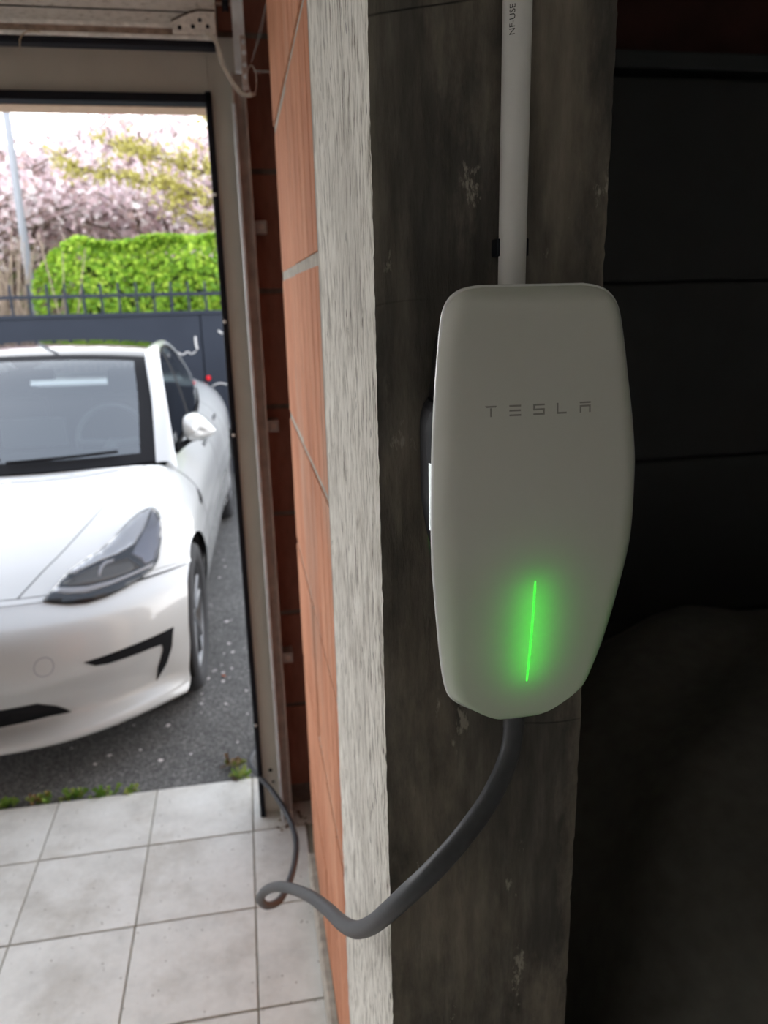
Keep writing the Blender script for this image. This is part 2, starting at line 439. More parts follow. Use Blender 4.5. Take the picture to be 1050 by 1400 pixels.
for z in (1.867, 1.321, .58):
    br = box('wall_clip', (.060, 2.245, z - .017), (.092, 2.300, z + .017), plain('bracket_zinc_%d' % int(z * 100), (.40, .36, .33), .6, metal=.2), trk, .002)
    V, F = lathe_data([(-.004, 0), (-.004, .008), (.002, .009)], 10, 'y', (.077, 2.245, z)); mesh('bolt', V, F, M_GALVD, br)

# ---------------------------------------------------------------- sectional door, rolled up
def mat_old_panel():
    t = NT('weathered_door_panel')
    n = t.noise(40, t.vec((1.2, 1, 4)), 8, .7); g = t.noise(160, t.vec((.5, 1, 1)), 4)
    col = t.ramp(n, [(.32, (.34, .31, .27)), (.45, (.66, .64, .60)), (.7, (.80, .78, .74))])
    return t.done(col, .8, g, .5, .002)
M_PANEL = mat_old_panel()
d1 = empty('door_1', (-1.2, 2.13, 2.27), 'old weathered grey overhead garage door, rolled up above the doorway', 'garage door', kind='structure')
box('panel', (-4.63, 2.13, 2.312), (-.045, 2.165, 2.68), M_PANEL, d1, .002)
box('panel_groove', (-4.63, 2.1285, 2.3385), (-.05, 2.131, 2.341), M_SEAL, d1)
box('end_cap', (-.045, 2.128, 2.280), (-.004, 2.168, 2.68), M_PANEL, d1, .001)
box('bottom_rail', (-4.63, 2.122, 2.3035), (-.05, 2.165, 2.3125), M_ALU, d1, .001)
box('bottom_rail', (-4.63, 2.128, 2.289), (-.05, 2.165, 2.3035), plain('rusty_rail', (.34, .25, .20), .7, var=.35, vscale=50), d1)
box('bottom_rail', (-4.63, 2.121, 2.2805), (-.004, 2.165, 2.2885), M_ALU, d1, .001)
box('bottom_seal', (-4.63, 2.130, 2.266), (-.01, 2.170, 2.2805), M_SEAL, d1, .002)
for k in range(3):
    y1 = 1.62 - k * .62
    box('panel', (-4.63, y1 - .60, 2.62), (-.01, y1, 2.66), M_PANEL, d1, .003)
# corner bracket with punched holes
bp = [(-.107, 2.289), (-.107, 2.314), (-.081, 2.327), (-.049, 2.338), (-.007, 2.338), (-.007, 2.289)]
bm = bmesh.new(); vs_ = [bm.verts.new((x, 2.117, z)) for x, z in bp]; f = bm.faces.new(vs_)
r = bmesh.ops.extrude_face_region(bm, geom=[f]); bmesh.ops.translate(bm, verts=[v for v in r['geom'] if isinstance(v, bmesh.types.BMVert)], vec=(0, .003, 0))
brk = bm_obj('corner_bracket', bm, plain('zinc_plate', (.72, .69, .64), .6, metal=.1, var=.2, vscale=90), d1)
for x, z in ((-.042, 2.320), (-.090, 2.303), (-.059, 2.306), (-.025, 2.307)):
    V, F = lathe_data([(-.0005, 0), (-.0005, .0048), (.001, .0052)], 10, 'y', (x, 2.1168, z)); mesh('punched_hole', V, F, M_SEAL, brk)
boxes('bracket_slot', [((-.053, 2.1162, 2.3035), (-.034, 2.117, 2.3105)), ((-.05, 2.1155, 2.3050), (-.037, 2.1162, 2.309))], M_ALU, brk)
tube('bracket_edge', smooth_path([(-.109, 2.116, 2.316), (-.081, 2.116, 2.329), (-.049, 2.116, 2.340), (-.007, 2.116, 2.3405)], 4), .0022, plain('rust_edge', (.11, .09, .07), .8), brk, 6)
# hanging rubber strip and roller
st = smooth_path([(-.030, 2.11, 2.292), (-.008, 2.105, 2.272), (.0, 2.10, 2.245), (.004, 2.10, 2.222), (.022, 2.10, 2.190), (.038, 2.10, 2.168), (.050, 2.10, 2.158), (.068, 2.10, 2.159), (.078, 2.11, 2.164)], 5)
V = []; F = []
for k, P in enumerate(st):
    T = st[min(k + 1, len(st) - 1)] - st[max(k - 1, 0)]; T /= np.linalg.norm(T); Nn = np.array([T[2], 0, -T[0]]); w_ = .0042 if k < len(st) - 8 else .0050
    for a_, b_ in ((-w_, 0), (w_, 0), (w_, .004), (-w_, .004)): V.append(P + Nn * a_ + np.array([0, b_, 0]))
for k in range(len(st) - 1):
    for q in range(4): F.append((4 * k + q, 4 * k + (q + 1) % 4, 4 * k + 4 + (q + 1) % 4, 4 * k + 4 + q))
F += [(0, 1, 2, 3), (len(V) - 1, len(V) - 2, len(V) - 3, len(V) - 4)]
tag(mesh('rubber_strip', V, F, M_WHITEOLD), 'torn whitish rubber strip drooping from the raised door corner', 'rubber strip')
loop = [(.072 + .011 * math.cos(t), 2.108, 2.193 + .032 * math.sin(t)) for t in np.linspace(0, 2 * math.pi, 24)]
lp = tube('cable_loop', loop, .0018, M_GALVD, None, 6)
tag(lp, 'small steel cable loop hanging beside the door track', 'cable loop')
rol = empty('door_roller', (.03, 2.165, 2.36), 'steel roller on its pin at the top of the door track', 'roller')
tube('pin', [(-.01, 2.15, 2.366), (.045, 2.15, 2.366)], .004, M_GALVD, rol, 8)
V, F = lathe_data([(-.008, .004), (-.008, .017), (0, .014), (.008, .017), (.008, .004)], 16, 'x', (.02, 2.15, 2.366)); mesh('wheel', V, F, M_SEAL, rol, True)

# ---------------------------------------------------------------- closed dark door of the other bay
d2 = empty('door_2', (1.6, 2.25, 0), 'closed anthracite sectional garage door in the dark bay', 'garage door', kind='structure')
zs = [.02, .59, 1.145, 1.70, 2.262]
for a, b in zip(zs[:-1], zs[1:]):
    bm = box_bm((.36, 2.25, a + .004), (2.95, 2.29, b - .004), .006, 2); bm_obj('panel', bm, M_ANTH, d2)
box('backing', (.36, 2.285, 0), (2.95, 2.32, 2.28), M_SEAL, d2)
bm = box_bm((.36, 2.20, 2.266), (2.95, 2.31, 2.312), .006, 2); bm_obj('head_rail', bm, plain('dark_steel', (.022, .026, .03), .5), d2)
boxes('vertical_rail', [((.315, 2.19, 0), (.36, 2.31, 2.28))], plain('dark_steel_b', (.02, .022, .025), .5), d2)
# ---------------------------------------------------------------- wall charger
XC, ZT, ZB = .2025, 1.6855, 1.3455
HW_Z = [1.3455, 1.3468, 1.3495, 1.354, 1.359, 1.366, 1.372, 1.378, 1.389, 1.406, 1.42, 1.456, 1.498, 1.55, 1.584, 1.628, 1.655, 1.668, 1.676, 1.681, 1.6838, 1.6855]
HW_H = [.004, .011, .0180, .0270, .0362, .0470, .0540, .0578, .0612, .0648, .0672, .0722, .0768, .0768, .0748, .0700, .0665, .0640, .0600, .0545, .0480, .0380]
_hz = smooth_path([(a, b, 0) for a, b in zip(HW_Z, HW_H)], 10)
_o = np.argsort(_hz[:, 0]); _hz = _hz[_o]
def hw(z):
    return float(np.interp(z, _hz[:, 0], _hz[:, 1]))
def xc(z):
    return float(np.interp(z, [1.3455, 1.39, 1.43, 1.50, 1.56, 1.62, 1.6855], [.1995, .2000, .2018, .2045, .2045, .2025, .2020]))
def y_edge(z):
    t = (z - 1.53) / .16
    return .517 + .013 * t * t
def y_face(x, z):
    h = hw(z); q = min(abs((x - xc(z)) / max(h, 1e-6)), 1)
    zn = (z - 1.5155) / .170
    e = max(0, (q - .80) / .20); roll = 1 - e ** 2.1
    g = min(1, max(0, min(ZT - z, z - ZB)) / .013); end = 1 - (1 - g) ** 2.2
    return y_edge(z) - .0100 * roll * end - .0050 * (1 - q * q) * (1 - min(1, zn * zn))
chg = empty('wall_charger', (XC, .62, 1.3455), 'white glossy wall charger with a glowing green light line, on the concrete pillar', 'charger')
def mat_glass_white():
    mt, N, L, b = new_mat('white_glass_face')
    out = N['Material Output']
    b.inputs['Base Color'].default_value = (.64, .63, .585, 1); b.inputs['Roughness'].default_value = .32
    b.inputs['Coat Weight'].default_value = .8; b.inputs['Coat Roughness'].default_value = .06; b.inputs['Specular IOR Level'].default_value = .4
    tr = N.new('ShaderNodeBsdfTranslucent'); tr.inputs[0].default_value = (.7, .8, .68, 1)
    mx = N.new('ShaderNodeMixShader'); mx.inputs[0].default_value = .16
    L.new(b.outputs[0], mx.inputs[1]); L.new(tr.outputs[0], mx.inputs[2]); L.new(mx.outputs[0], out.inputs[0])
    return mt
M_GLASSW = mat_glass_white()
NZ_, NX_ = 110, 48
zz = [ZB + (ZT - ZB) * (.5 - .5 * math.cos(math.pi * i / NZ_)) for i in range(NZ_ + 1)]
V = []; F = []
for z in zz:
    for k in range(NX_ + 1):
        s = math.sin(math.pi / 2 * (2 * k / NX_ - 1)); x = xc(z) + hw(z) * s; V.append((x, y_face(x, z), z))
n = NX_ + 1
for i in range(NZ_):
    for k in range(NX_): F.append((i * n + k, i * n + k + 1, (i + 1) * n + k + 1, (i + 1) * n + k))
mesh('face_plate', V, F, M_GLASSW, chg, True)
# rim of the face plate, thin glass edge and tapering back shell
outl = [(xc(z) + hw(z), z) for z in zz] + [(xc(z) - hw(z), z) for z in reversed(zz)]
def ring_strip(name, lv, mat):
    V = []; F = []; m_ = len(outl)
    for sc, dy in lv:
        for x, z in outl:
            zc = 1.5155 + (z - 1.5155) * (1 - (1 - sc) * .55) ; V.append((XC + (x - XC) * sc, (y_edge(z) + dy) if dy < .04 else .62, zc))
    for i in range(len(lv) - 1):
        for k in range(m_):
            k2 = (k + 1) % m_; F.append((i * m_ + k, (i + 1) * m_ + k, (i + 1) * m_ + k2, i * m_ + k2))
    return mesh(name, V, F, mat, chg, True)
ring_strip('rim', [(1.0, 0), (1.014, .0012), (1.017, .003), (1.010, .0055), (.985, .0075), (.95, .008)], plain('satin_silver_rim', (.72, .73, .72), .25, spec=.6, coat=.4))
ring_strip('back_shell', [(.965, .0075), (.90, .012), (.80, .022), (.74, .05)], plain('black_shell', (.014, .014, .016), .35))
# light line and the strip that shines through the glass
ZL0, ZL1 = 1.3890, 1.4765
lx = lambda z: .2010
V = []; F = []
for i in range(25):
    z = ZL0 + (ZL1 - ZL0) * i / 24; w_ = .0005 if 0 < i < 24 else .0003
    V += [(lx(z) - w_, y_face(lx(z), z) - .0004, z), (lx(z) + w_, y_face(lx(z), z) - .0004, z)]
    if i: F.append((2 * i - 2, 2 * i - 1, 2 * i + 1, 2 * i))
M_LED = plain('green_light_line', (.02, .3, .02), .4, emit=(.03, 1.0, .03), estr=.5)
mesh('light_line', V, F, M_LED, chg)
M_LEDB = plain('green_backlight', (.02, .3, .02), .4, emit=(.02, 1.0, .02), estr=8.5)
bm = bmesh.new()
for xo, w_ in ((0, .0016),):
    V = []; F = []
    for i in range(13):
        z = ZL0 + .006 + (ZL1 - ZL0 - .006) * i / 12; yy = y_face(.2010, z) + .0190
        V += [(.2010 + xo - w_, yy, z), (.2010 + xo + w_, yy, z)]
        if i: F.append((2 * i - 2, 2 * i - 1, 2 * i + 1, 2 * i))
mesh('backlight', V, F, M_LEDB, chg)
# lettering
M_LET = plain('grey_print', (.27, .265, .24), .5)
def strokes(ch):
    W, H, t = .0042, .0038, .00125     # half width, half height, stroke
    bar = lambda x0, x1, z0, z1: [(x0, z0), (x1, z0), (x1, z1), (x0, z1)]
    if ch == 'T': return [[(-W, H), (W, H), (W * .8, H - t), (-W * .8, H - t)], bar(-t / 2, t / 2, -H, H - t - .0004)]
    if ch == 'E': return [bar(-W, W, H - t, H), bar(-W, W * .95, -t / 2, t / 2), bar(-W, W, -H, -H + t)]
    if ch == 'S': return [bar(-W, W, H - t, H), bar(-W, -W + t, -t / 2, H - t), bar(-W, W, -t / 2, t / 2), bar(W - t, W, -H, t / 2), bar(-W, W, -H, -H + t)]
    if ch == 'L': return [bar(-W, -W + t, -H, H), bar(-W, W * .75, -H, -H + t)]
    if ch == 'A': return [bar(-W, W, H - t, H), bar(-W, W, H - 2.9 * t, H - 1.9 * t), bar(-W, -W + t, -H, H - 2.9 * t), bar(W - t, W, -H, H - 2.9 * t)]
for ch, x in zip('TESLA', np.linspace(.1660, .2350, 5)):
    V = []; F = []
    for st_ in strokes(ch):
        o = len(V)
        nx_ = 6
        (xa, za), (xb, zb), (xc_, zc_), (xd, zd) = st_
        for i in range(nx_ + 1):
            f = i / nx_
            for (p, q) in (((xa, za), (xb, zb)), ((xd, zd), (xc_, zc_))):
                X = x + p[0] + (q[0] - p[0]) * f; Z = 1.6030 + p[1] + (q[1] - p[1]) * f
                V.append((X, y_face(X, Z) - .0003, Z))
            if i: F.append((o + 2 * i - 2, o + 2 * i, o + 2 * i + 1, o + 2 * i - 1))
    mesh('letter', V, F, M_LET, chg)
# dark handle dock peeping out on the side, with a polished strip added for the daylight glint on it
def dock():
    V = []; F = []
    zs_ = np.linspace(1.482, 1.600, 25)
    for z in zs_:
        t = (z - 1.482) / .118
        x0 = .1425 - .0070 * (max(0, min(1, (1 - t) * 7)) ** .6) * min(1, t * 3) ** .8
        for x, y in ((x0 + .005, .551), (x0, .572), (x0 + .002, .602), (x0 + .006, .6195), (.175, .6195), (.175, .551)): V.append((x, y, z))
    for i in range(24):
        for q in range(6): F.append((6 * i + q, 6 * i + (q + 1) % 6, 6 * i + 6 + (q + 1) % 6, 6 * i + 6 + q))
    F += [tuple(range(6))[::-1], tuple(range(144, 150))]
    return mesh('handle_dock', V, F, plain('black_dock', (.010, .010, .013), .6, spec=.2), chg, False)
dk = dock()
V = []
for z in (1.502, 1.556):
    for x, y in ((.1380, .5605), (.1363, .5675), (.1375, .5678), (.1392, .5608)): V.append((x, y, z))
mesh('dock_glint', V, [(0, 1, 2, 3), (7, 6, 5, 4), (0, 4, 5, 1), (1, 5, 6, 2), (2, 6, 7, 3), (3, 7, 4, 0)], plain('polished_glint', (.9, .95, .9), .12, metal=.9), dk)

# ---------------------------------------------------------------- charging cable
def px_ray(x, y):
    return (_rt * ((x - 525) / 1051) - _up * ((y - 700) / 1051) + _f)
def px_at(x, y, depth):
    v = Vector((0, 0, CAM_H)) + px_ray(x, y) * depth; return (v.x, v.y, v.z)
cpts = [(.2110, .5660, 1.375), (.2105, .5650, 1.345)] + [px_at(*q) for q in (
    (698, 1025, .662), (672, 1088, .645), (632, 1145, .628), (592, 1190, .620), (562, 1218, .628), (535, 1243, .655), (509, 1264, .715), (487, 1271, .79), (468, 1262, .88), (449, 1244, .98), (427, 1227, 1.09),
    (405, 1217, 1.20), (384, 1212, 1.29), (368, 1215, 1.40), (358, 1223, 1.50), (356, 1231, 1.58), (366, 1238, 1.68), (382, 1231, 1.80), (394, 1209, 1.94), (403, 1178, 2.12), (404, 1146, 2.31), (393, 1115, 2.42), (374, 1084, 2.49), (355, 1062, 2.55), (344, 1048, 2.62), (343, 1037, 2.72), (349, 1026, 2.86))]
cpts += [(-.03, 2.75, .03), (-.01, 2.9, -.008), (.06, 3.4, -.012), (.12, 4.4, -.012), (.12, 5.8, -.012), (.10, 6.7, -.008), (.04, 6.86, .05), (-.04, 6.9, .5), (-.10, 6.9, .80)]
cab = empty('charging_cable', (.2035, .576, 1.35), 'dark grey charging cable drooping from the charger and out through the doorway', 'cable')
tube('sheath', smooth_path(cpts, 8), .0087, plain('grey_cable_rubber', (.055, .057, .064), .48, spec=.5, var=.1, vscale=120), cab, 14)
tube('strain_relief', [(.2110, .5660, 1.378), (.2106, .5650, 1.345), (.2090, .5630, 1.318)], [.0100, .0100, .0091], plain('black_boot', (.018, .018, .020), .6, bump=.3, vscale=400), cab, 16)

# ---------------------------------------------------------------- conduit
con = empty('conduit_pipe', (.2143, .607, 1.68), 'light grey plastic conduit rising from the charger up the pillar', 'pipe')
M_PIPE = plain('grey_pvc', (.70, .69, .675), .45, spec=.5)
tube('pipe', [(.2145, .6075, z) for z in np.linspace(1.62, 2.75, 20)], .0108, M_PIPE, con, 24)
txt = bpy.data.curves.new('print_text', 'FONT'); txt.body = 'NF-USE'; txt.size = .0062; txt.extrude = .00005
to = bpy.data.objects.new('print_text', txt); COL.objects.link(to); bpy.context.view_layer.update()
dg = bpy.context.evaluated_depsgraph_get(); tm = bpy.data.meshes.new_from_object(to.evaluated_get(dg))
tv = [(v.co.x, v.co.y) for v in tm.vertices]; tf = [tuple(p.vertices) for p in tm.polygons]
bpy.data.objects.remove(to)
V = []
for a_, b_ in tv:
    th = math.radians(-128) - (b_ - .002) / .0108
    V.append((.2145 + .01095 * math.cos(th), .6075 + .01095 * math.sin(th), 1.860 + a_))
mesh('printed_text', V, tf, plain('black_print', (.03, .03, .03), .6), con)
clip = empty('pipe_clip', (.2143, .615, 1.716), 'black plastic clip holding the conduit to the pillar', 'pipe clip')
boxes('clip_foot', [((.2015, .606, 1.709), (.2045, .620, 1.722)), ((.2245, .606, 1.709), (.2275, .620, 1.722)), ((.2015, .6175, 1.709), (.2275, .6205, 1.722))], M_SEAL, clip, .0006)

# ---------------------------------------------------------------- covered bulky thing in the dark bay
def cover():
    V = []; F = []; nu, nv = 90, 60
    for i in range(nu + 1):
        for j in range(nv + 1):
            a = i / nu; t = 2 * math.pi * j / nv
            r = a ** .8
            ct, st_ = math.cos(t), math.sin(t)
            q = (abs(ct) ** 3 + abs(st_) ** 3) ** (-1 / 3)
            fold = .032 * math.sin(t * 13 + 2.5 * math.sin(a * 5)) * a ** 2 + .018 * nz(ct * 3 + a, st_ * 3, a * 3)
            x = 1.46 + (1.06 * r * q + fold) * ct * .98; y = 1.30 + (.80 * r * q + fold) * st_
            z = .86 * (max(0, 1 - a ** 4.0)) ** .55
            z += .05 * nz(x * 2.2 + 3, y * 2.2, 0) * (1 - a) + .020 * math.sin(x * 9 - y * 15 + 3 * nz(x, y, 2)) * (1 - a ** 3)
            V.append((x, y, max(.004, z)))
    n = nv + 1
    for i in range(nu):
        for j in range(nv): F.append((i * n + j, (i + 1) * n + j, (i + 1) * n + j + 1, i * n + j + 1))
    o = mesh('draped_cover', V, F, plain('black_cover_cloth', (.105, .10, .088), .55, var=.15, vscale=30, bump=.3, spec=.4), None, True)
    return tag(o, 'black cloth cover with folds draped over a bulky thing beside the dark door', 'cover')
cover()
# ---------------------------------------------------------------- cobwebs by the track
M_WEB = plain('dusty_web', (.24, .22, .20), .9)
for pts, lab in (([(.078, 2.12, 2.215), (.085, 2.0, 2.185), (.107, 1.92, 2.165)], 'dusty cobweb strand stretched from the door track to the brick wall'),
                 ([(.075, 2.12, 2.235), (.093, 2.02, 2.27), (.107, 1.93, 2.30)], 'thin cobweb strand rising from the door track to the brick wall')):
    V = []; F = []
    for k in range(5):
        P = smooth_path([np.array(p) + rng.normal(0, .003, 3) * (1 if 0 < i < 2 else .5) for i, p in enumerate(pts)], 5)
        V, F = join([(V, F), tube_data(P, .00035, 4)])
    tag(mesh('cobweb', V, F, M_WEB), lab, 'cobweb')
P = smooth_path([(-.405, 2.118, 2.285), (-.43, 2.11, 2.283), (-.447, 2.105, 2.268), (-.452, 2.105, 2.245)], 5)
tag(tube('straw', P, .0016, plain('straw', (.5, .42, .3), .8), None, 6), 'dry straw wisp dangling from the raised door', 'straw')
# ---------------------------------------------------------------- driveway, gate, planting
ZG = -.02
V = []; F = []
nx, ny = 40, 50
for i in range(nx + 1):
    for j in range(ny + 1):
        x = -2.45 + 8.45 * i / nx; y = TEDGE + .004 + (7.9 - TEDGE) * j / ny; V.append((x, y, ZG + (.008 if j == 0 else 0)))
for i in range(nx):
    for j in range(ny): F.append((i * (ny + 1) + j, (i + 1) * (ny + 1) + j, (i + 1) * (ny + 1) + j + 1, i * (ny + 1) + j + 1))
tag(mesh('ground', V, F, M_ASPH), 'dark grey asphalt driveway outside the garage', 'driveway', kind='structure')
tag(box('ground_bounce', (-16, TEDGE - .06, ZG - .12), (-2.452, 7.9, ZG - .001), plain('pale_bounce_ground', (.47, .455, .42), .9, var=.1, vscale=2)), 'unseen pale ground added beside the asphalt to bounce daylight', 'yard', kind='structure')  # out-of-view pale surface added to bounce light into the garage
M_SOIL = plain('earth_and_grass', (.09, .10, .045), .95, var=.4, vscale=3)
tag(box('ground_verge', (-40, 7.8, -.3), (30, 80, -.03), M_SOIL), 'earth and grass verge beyond the metal gate', 'verge', kind='structure')

M_SLATE = plain('slate_blue_sheet_steel', (.030, .036, .050), .6, var=.08, vscale=2, spec=.12)
gate = empty('metal_gate', (-1.5, 7.62, ZG), 'slate blue sheet metal gate topped with vertical bars, behind the car', 'gate')
xs = [-3.6, -2.3, -.36, 1.6]
for a, b in zip(xs[:-1], xs[1:]):
    bm = box_bm((a + .006, 7.62, ZG + .05), (b - .006, 7.66, 1.555), .004); bm_obj('sheet_panel', bm, M_SLATE, gate)
box('backing', (-3.6, 7.655, ZG + .06), (1.6, 7.668, 1.55), M_SLATE, gate)
box('top_rail', (-3.6, 7.605, 1.545), (1.6, 7.665, 1.58), M_SLATE, gate, .004)
box('upper_rail', (-3.6, 7.62, 1.715), (1.6, 7.65, 1.748), M_SLATE, gate, .004)
box('bottom_rail', (-3.6, 7.615, ZG + .03), (1.6, 7.66, ZG + .09), M_SLATE, gate, .004)
bme = None
for k in range(33):
    x = -3.55 + k * .155
    if bme is None:
        bm = box_bm((-.011, -.011, 0), (.011, .011, .285), .003); bme = bpy.data.meshes.new('bar'); bm.to_mesh(bme); bm.free(); bme.materials.append(M_SLATE)
    o = bpy.data.objects.new('bar', bme); COL.objects.link(o); o.parent = gate; o.location = Vector((x, 7.635, 1.56)) - gate.location
M_MARK = plain('white_paint_scrape', (.62, .62, .62), .8)
def gx(px, py): 
    d = px_ray(px, py); t = 7.612 / d.y; v = Vector((0, 0, CAM_H)) + d * t; return (v.x, 7.6155, v.z)
for pl, r in (([(243, 482), (250, 485), (256, 481), (262, 484), (268, 480)], .006), ([(267, 460), (268, 470), (270, 478)], .010), ([(298, 452), (304, 456)], .009), ([(290, 528), (300, 524), (312, 526)], .006)):
    tube('paint_scrape', smooth_path([gx(*q) for q in pl], 4), r, M_MARK, gate, 6)
V, F = lathe_data([(-.012, 0), (-.012, .018), (0, .024)], 14, 'y', gx(285, 517)); mesh('reflector', V, F, plain('red_reflector', (.65, .02, .03), .3), gate)
lamp = empty('lamp_post', (-2.50, 10.5, ZG), 'slim grey lamp post rising beyond the gate', 'lamp post')
tube('pole', [(-2.50, 10.5, ZG), (-2.50, 10.5, 3), (-2.50, 10.5, 6.5)], [.052, .047, .040], plain('grey_pole', (.22, .235, .265), .5, metal=.2), lamp, 12)
tube('arm', smooth_path([(-2.50, 10.5, 6.4), (-2.50, 10.5, 6.9), (-2.2, 10.5, 7.2), (-1.6, 10.5, 7.25)], 5), .03, plain('grey_arm', (.34, .36, .40), .5), lamp, 8)
box('lamp_head', (-1.7, 10.4, 7.18), (-1.1, 10.6, 7.28), plain('grey_head', (.4, .4, .42), .5), lamp, .03, 2)

def leaf_mesh(name, C, N_, size, mats, parent, aspect=.6, fold=.25, kind='stuff'):
    """many little four-cornered leaves; C centres, N_ normals"""
    n = len(C); C = np.asarray(C); N_ = N_ / (np.linalg.norm(N_, axis=1)[:, None] + 1e-9)
    R_ = rng.normal(size=(n, 3)); A = np.cross(N_, R_); A /= np.linalg.norm(A, axis=1)[:, None] + 1e-9; B = np.cross(N_, A)
    s = (np.asarray(size) * rng.uniform(.6, 1.3, n))[:, None]
    V = np.empty((n, 4, 3)); V[:, 0] = C - A * s; V[:, 1] = C - B * s * aspect + N_ * s * fold; V[:, 2] = C + A * s; V[:, 3] = C + B * s * aspect + N_ * s * fold
    F = np.arange(4 * n).reshape(n, 4)
    o = mesh(name, V.reshape(-1, 3), F, None, parent, False, mats=mats, midx=rng.integers(0, len(mats), n).astype('int32'))
    if kind: o['kind'] = kind
    return o
def leaf_mat(name, col, var=.25, tl=.35):
    mt, N, L, b = new_mat(name); out = N['Material Output']
    b.inputs['Base Color'].default_value = c4(col); b.inputs['Roughness'].default_value = .55; b.inputs['Specular IOR Level'].default_value = .3
    tr = N.new('ShaderNodeBsdfTranslucent'); tr.inputs[0].default_value = c4(col)
    mx = N.new('ShaderNodeMixShader'); mx.inputs[0].default_value = tl
    L.new(b.outputs[0], mx.inputs[1]); L.new(tr.outputs[0], mx.inputs[2]); L.new(mx.outputs[0], out.inputs[0]); return mt
M_HEDGE = [leaf_mat('hedge_leaf_%d' % i, c) for i, c in enumerate([(.22, .40, .030), (.32, .52, .045), (.15, .30, .025), (.42, .58, .07)])]
M_BLOS = [leaf_mat('blossom_%d' % i, c) for i, c in enumerate([(.80, .66, .69), (.84, .73, .75), (.74, .58, .61), (.86, .80, .81), (.56, .42, .40)])]
M_YEL = [leaf_mat('young_leaf_%d' % i, c) for i, c in enumerate([(.46, .42, .12), (.56, .51, .19), (.36, .32, .08)])]
M_BARK = plain('bark', (.16, .115, .095), .9, var=.3, vscale=6)
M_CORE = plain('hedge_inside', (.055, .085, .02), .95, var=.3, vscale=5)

# hedge
hed = empty('hedge', (-.4, 8.9, ZG), 'bright green clipped hedge growing behind the barred gate', 'hedge')
nh = 26000
hx = rng.uniform(-2.02, 2.2, nh); face = rng.random(nh)
top = 2.33 + .03 * np.sin(hx * 3.1 + 2) + .025 * np.sin(hx * 7.3 + 1); end = np.clip((hx + 2.02) / .5, 0, 1) ** .6
top = .6 + (top - .6) * (.72 + .28 * end)
hz = np.where(face < .62, rng.uniform(.2, 1, nh) * top, top - rng.exponential(.03, nh))
bul = .10 * np.sin(hx * 5 + hz * 3) + .06 * np.sin(hx * 11 - hz * 7)
hy = np.where(face < .62, 8.45 + bul * .6 + rng.exponential(.05, nh) + .10 * np.clip((hz - 1.9) / .4, 0, 1) ** 2, rng.uniform(8.45, 9.4, nh))
hn = np.stack([rng.normal(0, .6, nh), np.where(face < .62, -1, -.2) + rng.normal(0, .5, nh), np.where(face < .62, .4, 1) + rng.normal(0, .5, nh)], 1)
leaf_mesh('foliage', np.stack([hx, hy, hz + ZG], 1), hn, np.full(nh, .034), M_HEDGE, hed)
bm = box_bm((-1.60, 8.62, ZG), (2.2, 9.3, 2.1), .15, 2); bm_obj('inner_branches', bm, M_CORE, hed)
# thin brown brush at the hedge's bare end
br = empty('bare_shrub', (-2.55, 8.7, ZG), 'bare brown shrub at the thin end of the hedge', 'shrub')
Vb, Fb = [], []
for k in range(230):
    b0 = np.array([-2.45 + rng.normal(0, .40), 8.7 + rng.normal(0, .2), ZG]); tip = b0 + np.array([rng.normal(0, .45), rng.normal(0, .2), rng.uniform(1.3, 2.4)])
    P = smooth_path([b0, (b0 + tip) / 2 + rng.normal(0, .1, 3), tip], 4); d_ = tube_data(P, np.linspace(.013, .004, len(P)), 4, False); Vb.append(d_)
Vb, Fb = join(Vb); mesh('twigs', Vb, Fb, plain('dry_twig', (.30, .235, .18), .9), br)

# trees
def grow(base, height, spread, levels, seed, lean=(0, 0), up=.55):
    g = np.random.default_rng(seed); segs = []; tips = []
    def rec(p, d, L_, r, lv):
        q = p + d * L_ * .5 + g.normal(0, .05, 3) * L_; e = p + d * L_ + g.normal(0, .06, 3) * L_
        segs.append((p, q, e, r, r * .62))
        if lv >= 2: tips.append((p, e))
        if lv == levels: return
        for k in range(g.integers(3, 5) if lv else 5):
            az = g.uniform(0, 2 * math.pi); nd = d * up + np.array([math.cos(az) * spread, math.sin(az) * spread, g.uniform(-.05, .45)])
            nd /= np.linalg.norm(nd); st_ = p + (e - p) * g.uniform(.55, 1.0); rec(st_, nd, L_ * g.uniform(.58, .85), r * .55, lv + 1)
    d0 = np.array([lean[0], lean[1], 1.0]); d0 /= np.linalg.norm(d0)
    rec(np.array(base, float), d0, height * .36, height * .017, 0)
    return segs, tips
def tree(name, base, height, spread, seed, label, cat, group, mats, per, size, sig, lean=(0, 0), up=.55, levels=4, trunkmat=None):
    t = empty(name, base, label, cat, group)
    segs, tips = grow(base, height, spread, levels, seed, lean, up)
    tr, brs = [], []
    for (p, q, e, r0, r1) in segs:
        d_ = tube_data(np.array([p, q, e]), np.array([r0, (r0 + r1) / 2, r1]), 5, False); (tr if r0 > height * .012 else brs).append(d_)
    V, F = join(tr); mesh('trunk', V, F, trunkmat or M_BARK, t, True)
    V, F = join(brs); mesh('branches', V, F, trunkmat or M_BARK, t)
    g = np.random.default_rng(seed + 1); C = []
    for p, e in tips:
        f = g.random(per)[:, None]; C.append(p + (e - p) * f + g.normal(0, sig, (per, 3)))
    C = np.concatenate(C); Nn = g.normal(size=C.shape)
    leaf_mesh('blossom' if 'blossom' in label else 'foliage', C, Nn, np.full(len(C), size), mats, t, .8, .3)
    return t
CH = 'pink blossoming cherry tree in the row just beyond the hedge'
